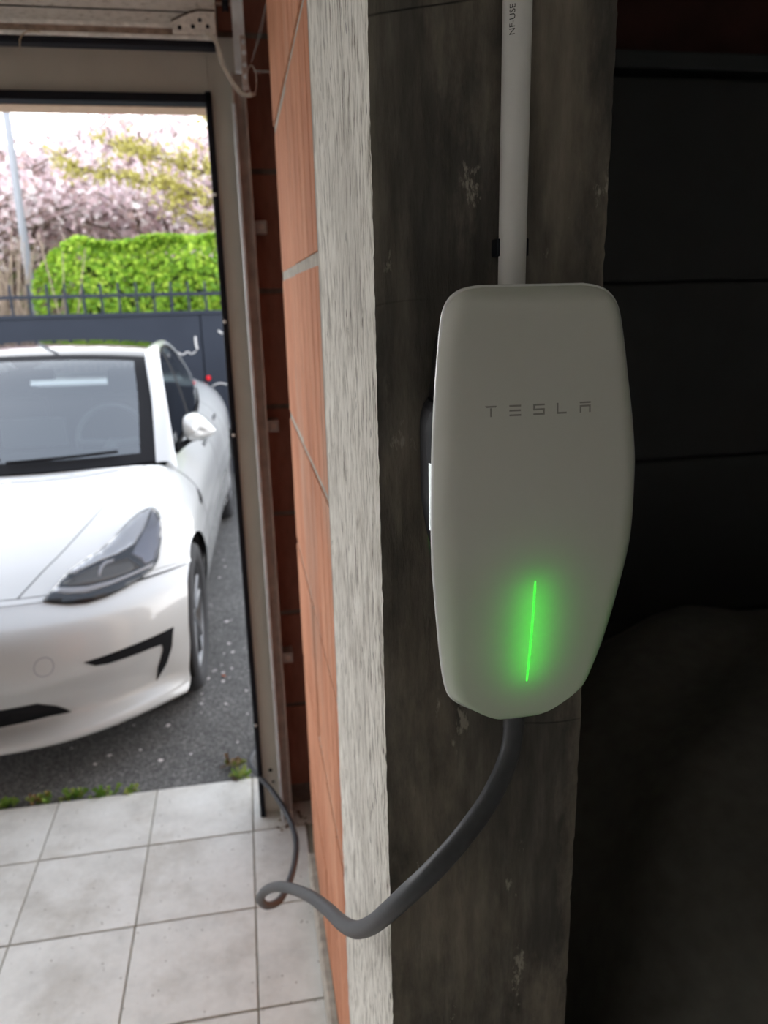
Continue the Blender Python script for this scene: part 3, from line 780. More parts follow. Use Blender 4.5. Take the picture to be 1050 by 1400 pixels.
for k, (x, y, h, s) in enumerate([(-4.6, 13.5, 6.2, 11), (-3.6, 14.6, 6.6, 23), (-2.0, 13.8, 5.8, 37), (-.4, 14.8, 6.2, 43), (1.2, 13.6, 6.2, 59), (-2.9, 18.5, 7.6, 71), (-1.0, 19.0, 7.4, 83)]):
    tree('cherry_tree', (x, y, ZG), h, .95, s, CH if y < 16 else 'taller cherry tree in blossom in the far row, before the thicket', 'tree', 'cherry trees in the row beyond the hedge' if y < 16 else 'tall cherry trees in the far row', M_BLOS, 20, .055, .13)
def young_tree():
    base = np.array([1.25, 10.6, ZG]); t = empty('young_leaf_tree', tuple(base), 'tree with sparse yellow-green young leaves reaching over the hedge', 'tree')
    V, F = tube_data(smooth_path([base, (1.15, 10.6, 1.4), (.95, 10.55, 2.6), (.8, 10.5, 4.2)], 4), np.linspace(.11, .06, 13), 8); mesh('trunk', V, F, M_BARK, t, True)
    g = np.random.default_rng(5); brs = []; C = []
    limbs = [((.98, 10.55, 2.55), (.2, 10.45, 2.75), (-.8, 10.4, 3.02), (-1.75, 10.35, 3.22), 240, .085), ((.95, 10.55, 2.7), (.2, 10.5, 3.05), (-.5, 10.5, 3.25), (-1.3, 10.5, 3.5), 190, .11),
             ((.9, 10.55, 3.0), (.4, 10.5, 3.5), (-.1, 10.4, 3.8), (-.6, 10.4, 4.2), 130, .16), ((.85, 10.5, 3.4), (.3, 10.5, 3.9), (.0, 10.6, 4.3), (-.3, 10.6, 4.8), 110, .16),
             ((.98, 10.5, 2.3), (.3, 10.4, 2.55), (-.3, 10.35, 2.6), (-.7, 10.3, 2.78), 90, .10), ((.85, 10.5, 3.6), (1.3, 10.5, 4.2), (1.7, 10.5, 4.6), (2.2, 10.5, 5.0), 120, .2), ((1.0, 10.5, 2.6), (1.6, 10.5, 2.9), (2.2, 10.5, 3.2), (2.8, 10.5, 3.5), 120, .2)]
    for a, b, c, d, n_, sg in limbs:
        P = smooth_path([a, b, c, d], 6); brs.append(tube_data(P, np.linspace(.035, .007, len(P)), 5, False))
        for k in range(34):
            i_ = g.integers(4, len(P)); tip = P[i_] + np.array([g.normal(-.12, .16), g.normal(0, .2), g.normal(.06, sg)])
            brs.append(tube_data(np.array([P[i_], (P[i_] + tip) / 2 + g.normal(0, .02, 3), tip]), np.array([.008, .006, .003]), 4, False))
            m_ = n_ * 5 // 34; f_ = g.random(m_)[:, None]; C.append(P[i_] + (tip - P[i_]) * f_ + g.normal(0, .045, (m_, 3)))
    V, F = join(brs); mesh('branches', V, F, M_BARK, t)
    C = np.concatenate(C); leaf_mesh('foliage', C, g.normal(size=C.shape), np.full(len(C), .032), M_YEL, t, .7, .3)
young_tree()
# brown-green thicket that closes the view under the cherry crowns
thk = empty('thicket', (-3.0, 22.0, ZG), 'low brownish thicket far behind the cherry trees', 'thicket')
n_ = 26000; tx = rng.uniform(-9.0, 4.0, n_); tz = rng.random(n_) ** .8 * (3.6 + .5 * np.sin(tx * 1.3) + .3 * np.sin(tx * 3.1)); ty = 22 + rng.normal(0, .5, n_)
leaf_mesh('foliage', np.stack([tx, ty, tz + ZG], 1), rng.normal(size=(n_, 3)), np.full(n_, .13), [leaf_mat('thicket_a', (.26, .21, .17)), leaf_mat('thicket_b', (.40, .32, .30)), leaf_mat('thicket_c', (.24, .26, .12))], thk, .8)

# ---------------------------------------------------------------- small things on the ground
M_WEED = [leaf_mat('weed_leaf_%d' % i, c) for i, c in enumerate([(.16, .30, .04), (.26, .42, .08), (.36, .42, .12)])]
M_DRY = [leaf_mat('dry_weed_%d' % i, c, tl=.1) for i, c in enumerate([(.36, .22, .10), (.55, .46, .30), (.20, .12, .06), (.30, .36, .10)])]
def weed(x, y, w, n, mats, label, h=.03):
    t = empty('weed_clump', (x, y, -.012), label, 'weed', None)
    for k in range(n):
        cx, cy = x + rng.uniform(-1, 1) * w, y + rng.normal(0, .012); a = rng.uniform(0, 2 * math.pi); L_ = rng.uniform(.012, .032); hh = rng.uniform(.2, 1) * h
        d_ = np.array([math.cos(a), math.sin(a), 0]); s_ = np.array([-d_[1], d_[0], 0]) * L_ * .28
        b = np.array([cx, cy, -.012]); m1 = b + d_ * L_ * .5 + np.array([0, 0, hh]); e = b + d_ * L_ + np.array([0, 0, hh * .75])
        V = [b, m1 - s_, e, m1 + s_ + np.array([0, 0, .002])]
        mesh('leaf', V, [(0, 1, 2), (0, 2, 3)], mats[int(rng.integers(0, len(mats)))], t)
weed(-.925, 2.518, .036, 40, M_WEED, 'dark green weed clump at the tile edge, under the car nose')
weed(-.81, 2.522, .036, 40, M_WEED + M_DRY[:1], 'green weed clump among fallen petals at the tile edge')
weed(-.70, 2.518, .034, 32, M_WEED + M_DRY[3:], 'low weed clump between two tile joints')
weed(-.592, 2.508, .034, 30, M_WEED, 'leafy weed clump rooted where a tile joint meets the asphalt')
weed(-.49, 2.503, .026, 16, M_WEED[1:], 'small light green weed tuft on the tile edge')
weed(-.115, 2.515, .028, 26, M_WEED[1:], 'bright green weed clump at the foot of the door frame, by the cable', .04)
weed(-.14, 2.60, .034, 34, M_DRY, 'brown withered weed clump beside the cable on the asphalt', .03)
M_PET = plain('pale_petal', (.82, .76, .75), .7)
bm = bmesh.new(); bmesh.ops.create_circle(bm, cap_ends=True, radius=1, segments=7)
for v in bm.verts: v.co.z = .25 * (v.co.x ** 2); v.co.y *= .75
r = bmesh.ops.extrude_face_region(bm, geom=bm.faces[:]); bmesh.ops.translate(bm, verts=[v for v in r['geom'] if isinstance(v, bmesh.types.BMVert)], vec=(0, 0, .12))
bmesh.ops.recalc_face_normals(bm, faces=bm.faces[:])
pme = bpy.data.meshes.new('fallen_petal'); bm.to_mesh(pme); bm.free(); pme.materials.append(M_PET)
def petal(x, y, z, s):
    o = bpy.data.objects.new('fallen_petal', pme); COL.objects.link(o); o.location = (x, y, z); o.scale = (s, s, s * .5); o.rotation_euler = (0, 0, random.uniform(0, 6.3))
    tag(o, 'pale fallen petal lying on the dark asphalt', 'petal', 'fallen petals on the driveway')
for (x, y) in [(-.259, 3.337), (-.15, 3.593), (-.193, 3.381), (-.192, 3.293), (-.41, 2.956), (-.616, 2.78), (-.416, 2.702), (-.662, 2.731), (-.206, 4.9), (-.184, 3.986), (-.169, 3.7), (-.622, 3.015), (-.239, 4.697)]:
    petal(x, y, ZG + .001, random.uniform(.008, .013))
for k in range(70):
    y = random.uniform(2.55, 6.0); x = random.uniform(-.36, -.02) if y > 3.0 else random.uniform(-1.0, -.05)
    petal(x * (1 if y < 3 else y / 3.2), y, ZG + .001, random.uniform(.004, .009))
def dry(x, y, z, s, label, col):
    a = random.uniform(0, 6.3); V = []
    pr_ = [(0, -1), (.35, -.5), (.45, .1), (.2, .6), (0, 1), (-.2, .6), (-.45, .1), (-.35, -.5)]
    for p, q in pr_: V.append((x + s * (p * math.cos(a) - q * math.sin(a)), y + s * (p * math.sin(a) + q * math.cos(a)), z + .003 + s * .35 * abs(p)))
    V += [(v[0], v[1], v[2] - .0008) for v in V]; n = 8
    F = [tuple(range(8)), tuple(range(15, 7, -1))] + [(k, k + 8, (k + 1) % 8 + 8, (k + 1) % 8) for k in range(8)]
    tag(mesh('dry_leaf', V, F, col), label, 'leaf', 'dry leaves by the door frame')
M_DL = [plain('dry_leaf_a', (.17, .11, .07), .9), plain('dry_leaf_b', (.30, .22, .14), .9), plain('dry_leaf_c', (.08, .055, .04), .9)]
for k in range(16):
    dry(random.uniform(-.015, .10), random.uniform(2.16, 2.27), 0, random.uniform(.007, .014), 'shrivelled brown leaf at the foot of the door frame', M_DL[k % 3])
dry(-.19, 3.345, ZG, .016, 'reddish dry leaf among the petals on the asphalt', plain('red_leaf', (.38, .13, .08), .8))
dry(-.135, 2.49, 0, .022, 'dark fallen leaf on the tile edge beside the cable', M_DL[2])
# ---------------------------------------------------------------- car surface maths (u back, v to the car's left, w up)
A_ROWS = [(.36, .165, .80, 0), (.13, .175, .865, 0), (.085, .215, .885, 0), (.165, .265, .885, 0), (.105, .36, .895, 0),
          (.05, .46, .90, 0), (.05, .55, .905, 0), (.09, .63, .905, -.01), (.20, .70, .905, -.04)]
S_COLS = [0, .33, .55, .72, .84, .925, .978, 1.0]
B_ST = [(.20, .45, [0, .30, .50, .65, .76, .84, .885, .905], [.70, .697, .69, .685, .68, .672, .666, .66]),
        (.42, .36, [0, .30, .50, .65, .765, .845, .895, .915], [.775, .774, .770, .768, .762, .738, .70, .645]),
        (.70, .28, [0, .30, .50, .65, .775, .855, .903, .922], [.850, .849, .846, .846, .842, .805, .74, .65]),
        (1.0, .22, [0, .30, .50, .65, .765, .845, .898, .92], [.905, .904, .901, .897, .885, .84, .76, .65]),
        (1.27, .17, [0, .30, .50, .64, .745, .825, .888, .915], [.945, .945, .944, .941, .925, .868, .775, .65])]
D_ST = [(1.9, [.77, .83, .885, .91], [.945, .885, .79, .65]), (2.5, [.775, .835, .885, .91], [.955, .895, .80, .65]),
        (3.1, [.765, .83, .885, .915], [.975, .915, .81, .65]), (3.6, [.72, .82, .90, .93], [1.01, .945, .82, .65]),
        (4.1, [.66, .79, .885, .915], [1.04, .97, .84, .65]), (4.5, [.60, .74, .83, .86], [1.045, .97, .85, .65]),
        (4.66, [.54, .66, .74, .77], [1.03, .95, .84, .65])]

def crom(tab, x):
    """Catmull-Rom through the rows of tab (n, ...) at float index x"""
    n = len(tab); i = min(max(int(np.floor(x)), 0), n - 2); f = x - i
    p1, p2 = tab[i], tab[i + 1]
    p0 = tab[i - 1] if i > 0 else 2 * p1 - p2
    p3 = tab[i + 2] if i + 2 < n else 2 * p2 - p1
    return .5 * (2 * p1 + (p2 - p0) * f + (2 * p0 - 5 * p1 + 4 * p2 - p3) * f * f + (3 * p1 - p0 - 3 * p2 + p3) * f ** 3)

def bow(v):
    return (abs(v) / .9) ** 3.2

_sc = np.array(S_COLS)
TAB_A = np.array([[((u0 + (.07 - u0) * (s ** 9 if .1 < w0 < .40 and u0 < .3 else 0)) + .45 * bow(vm * s), vm * s, w0 + dw * s * s) for s in np.linspace(0, 1, 13)] for u0, w0, vm, dw in A_ROWS])
TAB_B = np.array([[(u0 + k * bow(v), v, w) for v, w in zip(vs, ws)] for u0, k, vs, ws in B_ST])
TAB_D = np.array([TAB_B[4][4:]] + [[(u, v, w) for v, w in zip(vs, ws)] for u, vs, ws in D_ST])

def patch_a(r, s):      # r 0..8, s 0..1
    return crom(crom(TAB_A, r), s * 12)
def patch_b(a, s):      # a 0..4, s 0..7 (column index)
    return crom(crom(TAB_B, a), s)
def patch_d(a, s):      # a 0..7, s 0..3
    return crom(crom(TAB_D, a), s)
def patch_c(a, s):      # the lower side under patch_b (a -? ) and patch_d: s 0..1 from shoulder down to the sill
    e = crom(EDGE, a); w = .65 - s * .46 if a > 0 else e[2] - s * .46
    w = e[2] + s * (.19 - e[2])
    f = np.interp(w, [.19, .25, .32, .42, .55, .66], [-.055, -.032, -.016, -.004, .006, 0])
    return np.array([e[0], e[1] + f, w])
EDGE = np.concatenate([TAB_B[1:, 7], TAB_D[1:, 3]])

def pnorm(fn, a, s, e=.01):
    d1 = fn(a + e, s) - fn(a - e, s); d2 = fn(a, s + e) - fn(a, s - e)
    n = np.cross(d1, d2); return n / (np.linalg.norm(n) + 1e-12)
# ---------------------------------------------------------------- the car (local x = v, y = u, z = w)
from mathutils.geometry import delaunay_2d_cdt
M_PAINT = plain('white_car_paint', (.58, .59, .595), .35, spec=.5, coat=1.0)
M_CARBLK = plain('black_car_plastic', (.010, .010, .012), .65, spec=.15)
M_CARDK = plain('dark_underlay', (.02, .02, .021), .9)
M_TYRE = plain('tyre_rubber', (.030, .030, .033), .8, bump=.2, vscale=60)
M_RIM = plain('grey_alloy', (.16, .165, .175), .35, metal=.6)
M_CABIN = plain('black_cabin_trim', (.035, .036, .038), .8)
def glass_mat(name, tint, refl=1.0, ior=2.4):
    mt, N, L, b = new_mat(name); out = N['Material Output']; N.remove(b)
    tr = N.new('ShaderNodeBsdfTransparent'); tr.inputs[0].default_value = c4(tint)
    gl = N.new('ShaderNodeBsdfGlossy'); gl.inputs['Roughness'].default_value = .03; gl.inputs[0].default_value = (refl, refl, refl, 1)
    fr = N.new('ShaderNodeFresnel'); fr.inputs[0].default_value = ior
    mx = N.new('ShaderNodeMixShader'); L.new(fr.outputs[0], mx.inputs[0]); L.new(tr.outputs[0], mx.inputs[1]); L.new(gl.outputs[0], mx.inputs[2])
    L.new(mx.outputs[0], out.inputs[0]); return mt
M_WS = glass_mat('windscreen_glass', (.62, .70, .68)); M_SIDEG = glass_mat('side_window_glass', (.30, .36, .35)); M_ROOFG = glass_mat('roof_glass', (.03, .03, .035), ior=1.7)
M_LENS = glass_mat('headlight_lens', (.95, .96, .97), ior=1.35)
car = empty('car', (-1.202, 2.463, ZG), 'white electric sedan parked nose-in outside the open garage doorway', 'car', rotz=-.0377)
ARCH = [(.885, .335, .376), (3.715, .335, .385)]

def vuw(p, side=1):
    return (p[1] * side, p[0], p[2])
def grid_data(fn, As, Sf, ns, side=1, arch=True):
    """grid over stations As and, at each, ns+1 values between Sf(a)"""
    P = []
    for a in As:
        s0, s1 = Sf(a)
        for k in range(ns + 1): P.append(fn(a, s0 + (s1 - s0) * k / ns))
    P = np.array(P); n = ns + 1; ins = np.zeros((len(P), 2), bool)
    if arch:
        for q, (cu, cw, R_) in enumerate(ARCH):
            d = np.hypot(P[:, 0] - cu, P[:, 2] - cw); ins[:, q] = (d < R_) & (np.abs(P[:, 1]) > .55)
    F = []
    for i in range(len(As) - 1):
        for k in range(ns):
            f = (i * n + k, i * n + k + 1, (i + 1) * n + k + 1, (i + 1) * n + k)
            if any(all(ins[x, q] for x in f) for q in (0, 1)): continue
            F.append(f if side > 0 else f[::-1])
    for q, (cu, cw, R_) in enumerate(ARCH):
        for x in np.nonzero(ins[:, q])[0]:
            d = P[x, [0, 2]] - (cu, cw); d = d / (np.linalg.norm(d) + 1e-9) * R_; P[x, 0] = cu + d[0]; P[x, 2] = cw + d[1]
    used = sorted({x for f in F for x in f}); mp = {x: i for i, x in enumerate(used)}
    return [vuw(P[x], side) for x in used], [tuple(mp[x] for x in f) for f in F]
def car_mesh(name, datas, mat, parent=None, smooth=True, solid=.004, weld=True):
    V, F = join(datas); o = mesh(name, V, F, mat, parent or car, smooth, local=True)
    if weld:
        bm = bmesh.new(); bm.from_mesh(o.data); bmesh.ops.remove_doubles(bm, verts=bm.verts, dist=.0012)
        bmesh.ops.recalc_face_normals(bm, faces=bm.faces[:]); bm.to_mesh(o.data); bm.free()
        if smooth: o.data.polygons.foreach_set('use_smooth', [True] * len(o.data.polygons))
    return o
SEAM = [(0.0, 1.20), (0.32, 1.326), (0.787, 1.53), (1.283, 1.801), (1.857, 2.083), (2.654, 2.436), (3.684, 2.976), (4.2, 3.298)]
seam = lambda a: float(np.interp(a, [q[0] for q in SEAM], [q[1] for q in SEAM]))
L_ = np.linspace
AH = .13
def s_end(r):
    ss = L_(.6, 1, 160)
    for q in ss:
        u_, v_, w_ = patch_a(r, q)
        if math.hypot(u_ - ARCH[0][0], w_ - ARCH[0][1]) < ARCH[0][2]: return q
    return 1.0
for_sides = (1, -1)
datas = []
for sd in for_sides:
    datas.append(grid_data(patch_a, L_(0, 8, 97), lambda a: (0, s_end(a)), 60, sd, False))
    datas.append(grid_data(patch_b, L_(0, AH, 4), lambda a: (0, 7), 60, sd))
bumper = car_mesh('front_bumper', datas, M_PAINT)
datas = [grid_data(patch_b, L_(AH + .02, 4.0, 50), lambda a: (0, seam(a) - .015), 24, sd) for sd in for_sides]
car_mesh('bonnet', datas, M_PAINT)
for sd in for_sides:
    car_mesh('fender', [grid_data(patch_b, L_(AH + .02, 4.0, 70), lambda a: (seam(a) + .012, 7), 44, sd), grid_data(patch_c, L_(0, 2.98, 70), lambda a: (0, 1), 30, sd)], M_PAINT)
    for nm, a0, a1 in (('front_door', .03, 2.0), ('rear_door', 2.02, 3.45), ('rear_quarter', 3.47, 7.0)):
        d = car_mesh(nm, [grid_data(patch_d, L_(a0, a1, 46), lambda a: (0, 3), 22, sd), grid_data(patch_c, L_(a0 + 3, a1 + 3, 60), lambda a: (0, 1), 30, sd)], M_PAINT)
        if nm != 'rear_quarter':
            p = patch_d(a1 - .28, 1.35); hb = box_bm((-.008, -.10, -.011), (.008, .10, .011), .006, 2); bmesh.ops.translate(hb, verts=hb.verts, vec=(sd * (p[1] + .001), p[0], p[2]))
            bm_obj('door_handle', hb, M_RIM, d, local=True)
# tail deck and rear fascia
def deck(a, s):
    e = crom(TAB_D, a)[0]; return np.array([e[0] + .03 * (1 - s * s) * (a > 6.5), e[1] * s, e[2] + .03 * (1 - s * s)])
car_mesh('tail_deck', [grid_data(deck, L_(4.6, 7, 20), lambda a: (0, 1), 16, sd) for sd in for_sides], M_PAINT)
def rear(a, s):
    w_ = 1.03 - a * .84; e = np.array([4.66, np.interp(w_, [.19, .65, .84, .95, 1.03], [.71, .77, .74, .66, .54]), w_])
    return np.array([e[0] + .06 * (1 - s ** 3), e[1] * s, e[2] + (.03 * (1 - s * s) if a == 0 else 0)])
car_mesh('rear_bumper', [grid_data(rear, L_(0, 1, 14), lambda a: (0, 1), 16, sd) for sd in for_sides], M_PAINT)
# dark underlay below the gaps, underbody, wheel wells
def inset(fn, d): return lambda a, s: fn(a, s) - np.array([-.0, .012, .012]) * np.array([1, min(1, abs(fn(a, s)[1]) * 3), 1])
car_mesh('inner_shell', [grid_data(inset(patch_b, 0), L_(0, 4.1, 24), lambda a: (0, 6.2), 24, sd) for sd in for_sides]
         + [grid_data(inset(patch_d, 0), L_(0, 7, 30), lambda a: (0.3, 3), 10, sd) for sd in for_sides] + [grid_data(inset(patch_c, 0), L_(0, 10, 60), lambda a: (0, 1), 12, sd) for sd in for_sides], M_CARDK, weld=False)
boxes('underbody', [((-.60, .45, .15), (.60, 4.5, .24)), ((-.80, 1.27, .17), (.80, 3.28, .26)), ((-.50, .34, .17), (.50, .50, .24))], M_CARDK, car, local=True)
for sd in for_sides:
    for cu, cw, R_ in ARCH:
        V = []; F = []
        th = L_(-.35, math.pi + .35, 26)
        for t in th:
            for x in (.90, .56): V.append((sd * x, cu + (R_ - .002) * math.cos(t), cw + (R_ - .002) * math.sin(t)))
        for k in range(25): F.append((2 * k, 2 * k + 1, 2 * k + 3, 2 * k + 2))
        V.append((sd * .56, cu, cw)); c_ = len(V) - 1
        for k in range(25): F.append((2 * k + 1, c_, 2 * k + 3))
        mesh('wheel_well', V, F, M_CARDK, car, local=True)
# wheels
for sd in for_sides:
    for cu in (.885, 3.715):
        wh = bpy.data.objects.new('wheel', None); COL.objects.link(wh); wh.parent = car; wh.location = (sd * .79, cu, .335); wh.empty_display_size = .1
        prof = [(-.10, .235), (-.115, .25), (-.122, .285), (-.115, .318), (-.085, .334), (0, .336), (.085, .334), (.112, .318), (.119, .285), (.112, .250), (.098, .236)]
        V, F = lathe_data([(sd * a, r) for a, r in prof], 48, 'x'); mesh('tyre', V, F, M_TYRE, wh, True, local=True)
        V, F = lathe_data([(sd * a, r) for a, r in [(-.09, .236), (.06, .225), (.095, .232), (.103, .243), (.098, .247)]], 48, 'x'); rim = mesh('rim', V, F, M_RIM, wh, True, local=True)
        V, F = lathe_data([(sd * .02, .0), (sd * .02, .165), (sd * .0, .165)], 32, 'x'); mesh('brake_disc', V, F, M_GALVD, wh, False, local=True)
        V, F = lathe_data([(sd * .092, 0), (sd * .092, .024), (sd * .085, .038), (sd * .05, .05)], 20, 'x'); mesh('hub', V, F, M_RIM, wh, True, local=True)
        for k in range(5):
            for off in (-.16, .16):
                t = 2 * math.pi * k / 5 + .3
                p0 = np.array([.085, .035 * math.cos(t + off * 1.5), .035 * math.sin(t + off * 1.5)]); p1 = np.array([.088, .238 * math.cos(t + off * 1.2), .238 * math.sin(t + off * 1.2)])
                d = (p1 - p0) / np.linalg.norm(p1 - p0); w_ = np.cross(d, [1, 0, 0]); V = []
                for P, h_ in ((p0, .012), (p1, .019)):
                    for a_, b_ in ((-h_, 0), (-h_ * .6, .008), (h_ * .6, .008), (h_, 0), (h_, -.02), (-h_, -.02)): V.append(P + w_ * a_ + np.array([b_, 0, 0]))
                V = [(sd * v[0], v[1], v[2]) for v in V]
                F = [(q, (q + 1) % 6, 6 + (q + 1) % 6, 6 + q) for q in range(6)] + [(5, 4, 3, 2, 1, 0), (6, 7, 8, 9, 10, 11)]
                mesh('spoke', V, F, M_RIM, wh, local=True)
# greenhouse lines: centre (u, w), inner pillar line, outer pillar line
GC = np.array([(1.24, 0, .955), (1.66, 0, 1.215), (2.05, 0, 1.425), (2.5, 0, 1.478), (3.0, 0, 1.455), (3.5, 0, 1.33), (3.98, 0, 1.09)])
GI = np.array([(1.405, .70, .952), (1.80, .648, 1.195), (2.13, .588, 1.395), (2.5, .568, 1.445), (3.0, .558, 1.425), (3.5, .565, 1.30), (3.95, .58, 1.085)])
GO = np.array([(1.38, .80, .925), (1.80, .722, 1.212), (2.15, .662, 1.400), (2.5, .638, 1.438), (3.0, .625, 1.408), (3.5, .640, 1.275), (3.98, .67, 1.05)])
def cabin(g, s):        # s 0..1 centre to inner line
    a, b = crom(GC, g), crom(GI, g); f = s
    return np.array([a[0] + (b[0] - a[0]) * max(0, f) ** 2.4, b[1] * f, a[2] + (b[2] - a[2]) * max(0, f) ** 2.4])
def pillar_s(g, s):     # s 0..1 inner to outer line, rounded
    a, b = crom(GI, g), crom(GO, g); p = a + (b - a) * s; p = p.copy(); h = .022 * math.sin(math.pi * min(1, s * 1.0)) ; p[2] += h * .8; p[1] += h * .5; return p
def cab(name, g0, g1, s0, s1, mat, ng=30, ns=26, parent=None, up=0):
    fn = (lambda g, s: cabin(g, s) + np.array([-.6 * up, 0, up])) if up else cabin
    return car_mesh(name, [grid_data(fn, L_(g0, g1, ng), lambda a: (s0, s1), ns, sd, False) for sd in for_sides], mat, parent)
ws = cab('windscreen', .13, 1.86, 0, .90, M_WS)
cab('windscreen_border', -.02, .13, 0, 1, M_CARBLK, 6, parent=ws); cab('windscreen_border', 1.86, 2.02, 0, 1, M_CARBLK, 6, parent=ws)
for sd in for_sides:
    car_mesh('windscreen_border', [grid_data(cabin, L_(.13, 1.86, 24), lambda a: (.90, 1.0), 4, sd, False)], M_CARBLK, ws)
cab('roof_glass', 2.03, 4.3, 0, 1, M_ROOFG); cab('rear_window', 4.32, 6, 0, 1, M_ROOFG)
for sd in for_sides:
    car_mesh('roof_pillar', [grid_data(pillar_s, L_(-.05, 6, 60), lambda a: (0, 1), 10, sd, False)], M_PAINT)
# side windows between pillar line and belt
def by_u(tab, u): return np.array([u, np.interp(u, tab[:, 0], tab[:, 1]), np.interp(u, tab[:, 0], tab[:, 2])])
BELT = TAB_D[:, 0]; GOf = smooth_path(GO, 6); BELTf = smooth_path(BELT, 6)
def sidew(u, s):
    a, b = by_u(GOf, u) - np.array([0, .006, .004]), by_u(BELTf, u) + np.array([0, -.006, 0])
    p = a + (b - a) * s; p[1] += .018 * math.sin(math.pi * s) - .004; return p
for sd in for_sides:
    for u0, u1 in ((1.42, 2.42), (2.50, 3.45)):
        car_mesh('side_window', [grid_data(sidew, L_(u0, u1, 18), lambda a: (0.03, 1), 10, sd, False)], M_SIDEG)
    car_mesh('window_post', [grid_data(sidew, L_(2.42, 2.50, 3), lambda a: (0, 1), 10, sd, False)], M_CARBLK)
    car_mesh('window_trim', [grid_data(lambda u, s: sidew(u, s) + np.array([0, .003, 0]), L_(1.40, 3.55, 36), lambda a: (0, .045), 2, sd, False), grid_data(lambda u, s: sidew(u, s) + np.array([0, .006, 0]), L_(1.40, 3.55, 36), lambda a: (.94, 1.02), 2, sd, False)], M_CARBLK)
    car_mesh('rear_pillar', [grid_data(sidew, L_(3.45, 3.97, 10), lambda a: (0, 1), 10, sd, False)], M_PAINT)
# cowl and wiper
car_mesh('cowl', [grid_data(lambda a, s: (patch_b(4.0, s * 3.3) * (1 - a) + cabin(0.0, s) * a) - np.array([0, 0, .022 * math.sin(math.pi * a) + .004]), L_(0, 1, 6), lambda a: (0, 1), 24, sd, False) for sd in for_sides], M_CARBLK)
for v0, v1 in ((.05, .52), (-.45, .02)):
    P = [cabin(.10 + .05 * f, abs(v0 + (v1 - v0) * f) / .68) * np.array([1, np.sign(v0 + (v1 - v0) * f) or 1, 1]) + np.array([-.012, 0, .014]) for f in L_(0, 1, 12)]
    tube('wiper', [(p[1], p[0], p[2]) for p in P], .008, M_CARBLK, car, 6, True)
# pieces that follow the skin: a polygon in surface parameters, laid on the patch
def skin_poly(name, fn, poly, mat, parent, side, h=.003, step=(.12, .12), skirt=.006, flip=1, smooth=True):
    ky = step[0] / step[1]; P = [Vector((q[0], q[1] * ky)) for q in poly]; n = len(P); pts = []; step = (step[0], step[0])
    for i in range(n):
        a, b = P[i], P[(i + 1) % n]; k = max(1, int(max(abs(b.x - a.x) / step[0], abs(b.y - a.y) / step[1])))
        for j in range(k): pts.append(a.lerp(b, j / k))
    nb = len(pts); xs_ = [q.x for q in pts]; ys_ = [q.y for q in pts]
    def inside(x, y):
        r_ = False
        for i in range(nb):
            a, b = pts[i], pts[i - 1]
            if (a.y > y) != (b.y > y) and x < (b.x - a.x) * (y - a.y) / (b.y - a.y) + a.x: r_ = not r_
        return r_
    for x in np.arange(min(xs_), max(xs_), step[0]):
        for y in np.arange(min(ys_), max(ys_), step[1]):
            if inside(x, y) and min((q - Vector((x, y))).length for q in pts[:nb]) > .4 * min(step): pts.append(Vector((x, y)))
    vs2, _, fs2, *_r = delaunay_2d_cdt(pts, [], [list(range(nb))], 1, 1e-6)
    V = []; base = []
    for q in vs2:
        p = fn(q.x, q.y / ky); nn = pnorm(fn, q.x, q.y / ky) * flip
        V.append(p + nn * h); base.append(p - nn * skirt)
    F = [tuple(f) for f in fs2]; ec = {}
    for f in F:
        for i in range(len(f)): ec.setdefault(tuple(sorted((f[i], f[i - 1]))), []).append((f[i - 1], f[i]))
    o0 = len(V); V += base
    F += [(e[0][0], e[0][1], e[0][1] + o0, e[0][0] + o0) for e in ec.values() if len(e) == 1]
    V = [vuw(p, side) for p in V]
    ob = mesh(name, V, F, mat, parent, smooth, local=True)
    bm = bmesh.new(); bm.from_mesh(ob.data); bmesh.ops.delete(bm, geom=[v for v in bm.verts if not v.link_faces], context='VERTS')
    bmesh.ops.recalc_face_normals(bm, faces=bm.faces[:]); bm.to_mesh(ob.data); bm.free(); return ob
HL_OUT = [(0.003, 1.689), (0.231, 1.795), (0.545, 1.944), (0.757, 2.113), (0.943, 2.357), (1.039, 2.547), (1.239, 2.737), (1.501, 2.96), (1.723, 3.158), (1.924, 3.382), (2.055, 3.728), (1.811, 4.024), (1.472, 4.251), (1.0, 4.382), (0.423, 4.386), (0.188, 4.246), (0.023, 3.933), (-0.094, 3.443), (-0.2, 2.942), (-0.215, 2.548), (-0.144, 2.153), (-0.056, 1.845)]
HL_UP = [(0.554, 1.981), (0.724, 2.131), (0.899, 2.365), (1.008, 2.574), (1.191, 2.765), (1.457, 2.986), (1.681, 3.19), (1.875, 3.413), (1.97, 3.703), (1.416, 3.66), (1.065, 3.46), (0.89, 3.057), (0.778, 2.574), (0.602, 2.169)]
HL_SIDE = [(1.913, 3.784), (1.515, 4.152), (0.996, 4.31), (0.484, 4.273), (0.36, 3.947), (0.786, 3.417), (1.087, 3.537), (1.444, 3.717)]
HL_MID = [(0.367, 1.954), (0.544, 2.263), (0.673, 2.626), (0.715, 3.312), (0.337, 3.791), (0.216, 3.03), (0.206, 2.467), (0.258, 2.128)]
HL_STRIP = [(0.287, 1.845), (0.208, 2.19), (0.162, 2.475), (0.17, 3.038), (0.274, 3.802), (0.382, 4.238), (0.265, 4.182), (0.129, 3.409), (0.045, 2.925), (0.004, 2.447), (0.093, 2.033), (0.189, 1.829)]
HL_DRL = [(0.614, 2.034), (0.711, 2.161), (0.681, 2.259), (0.544, 2.14)]
HL_HOOK = [(0.373, 2.647), (0.63, 2.649), (0.737, 2.743), (0.757, 2.976), (0.694, 2.97), (0.663, 2.789), (0.555, 2.726), (0.356, 2.712)]
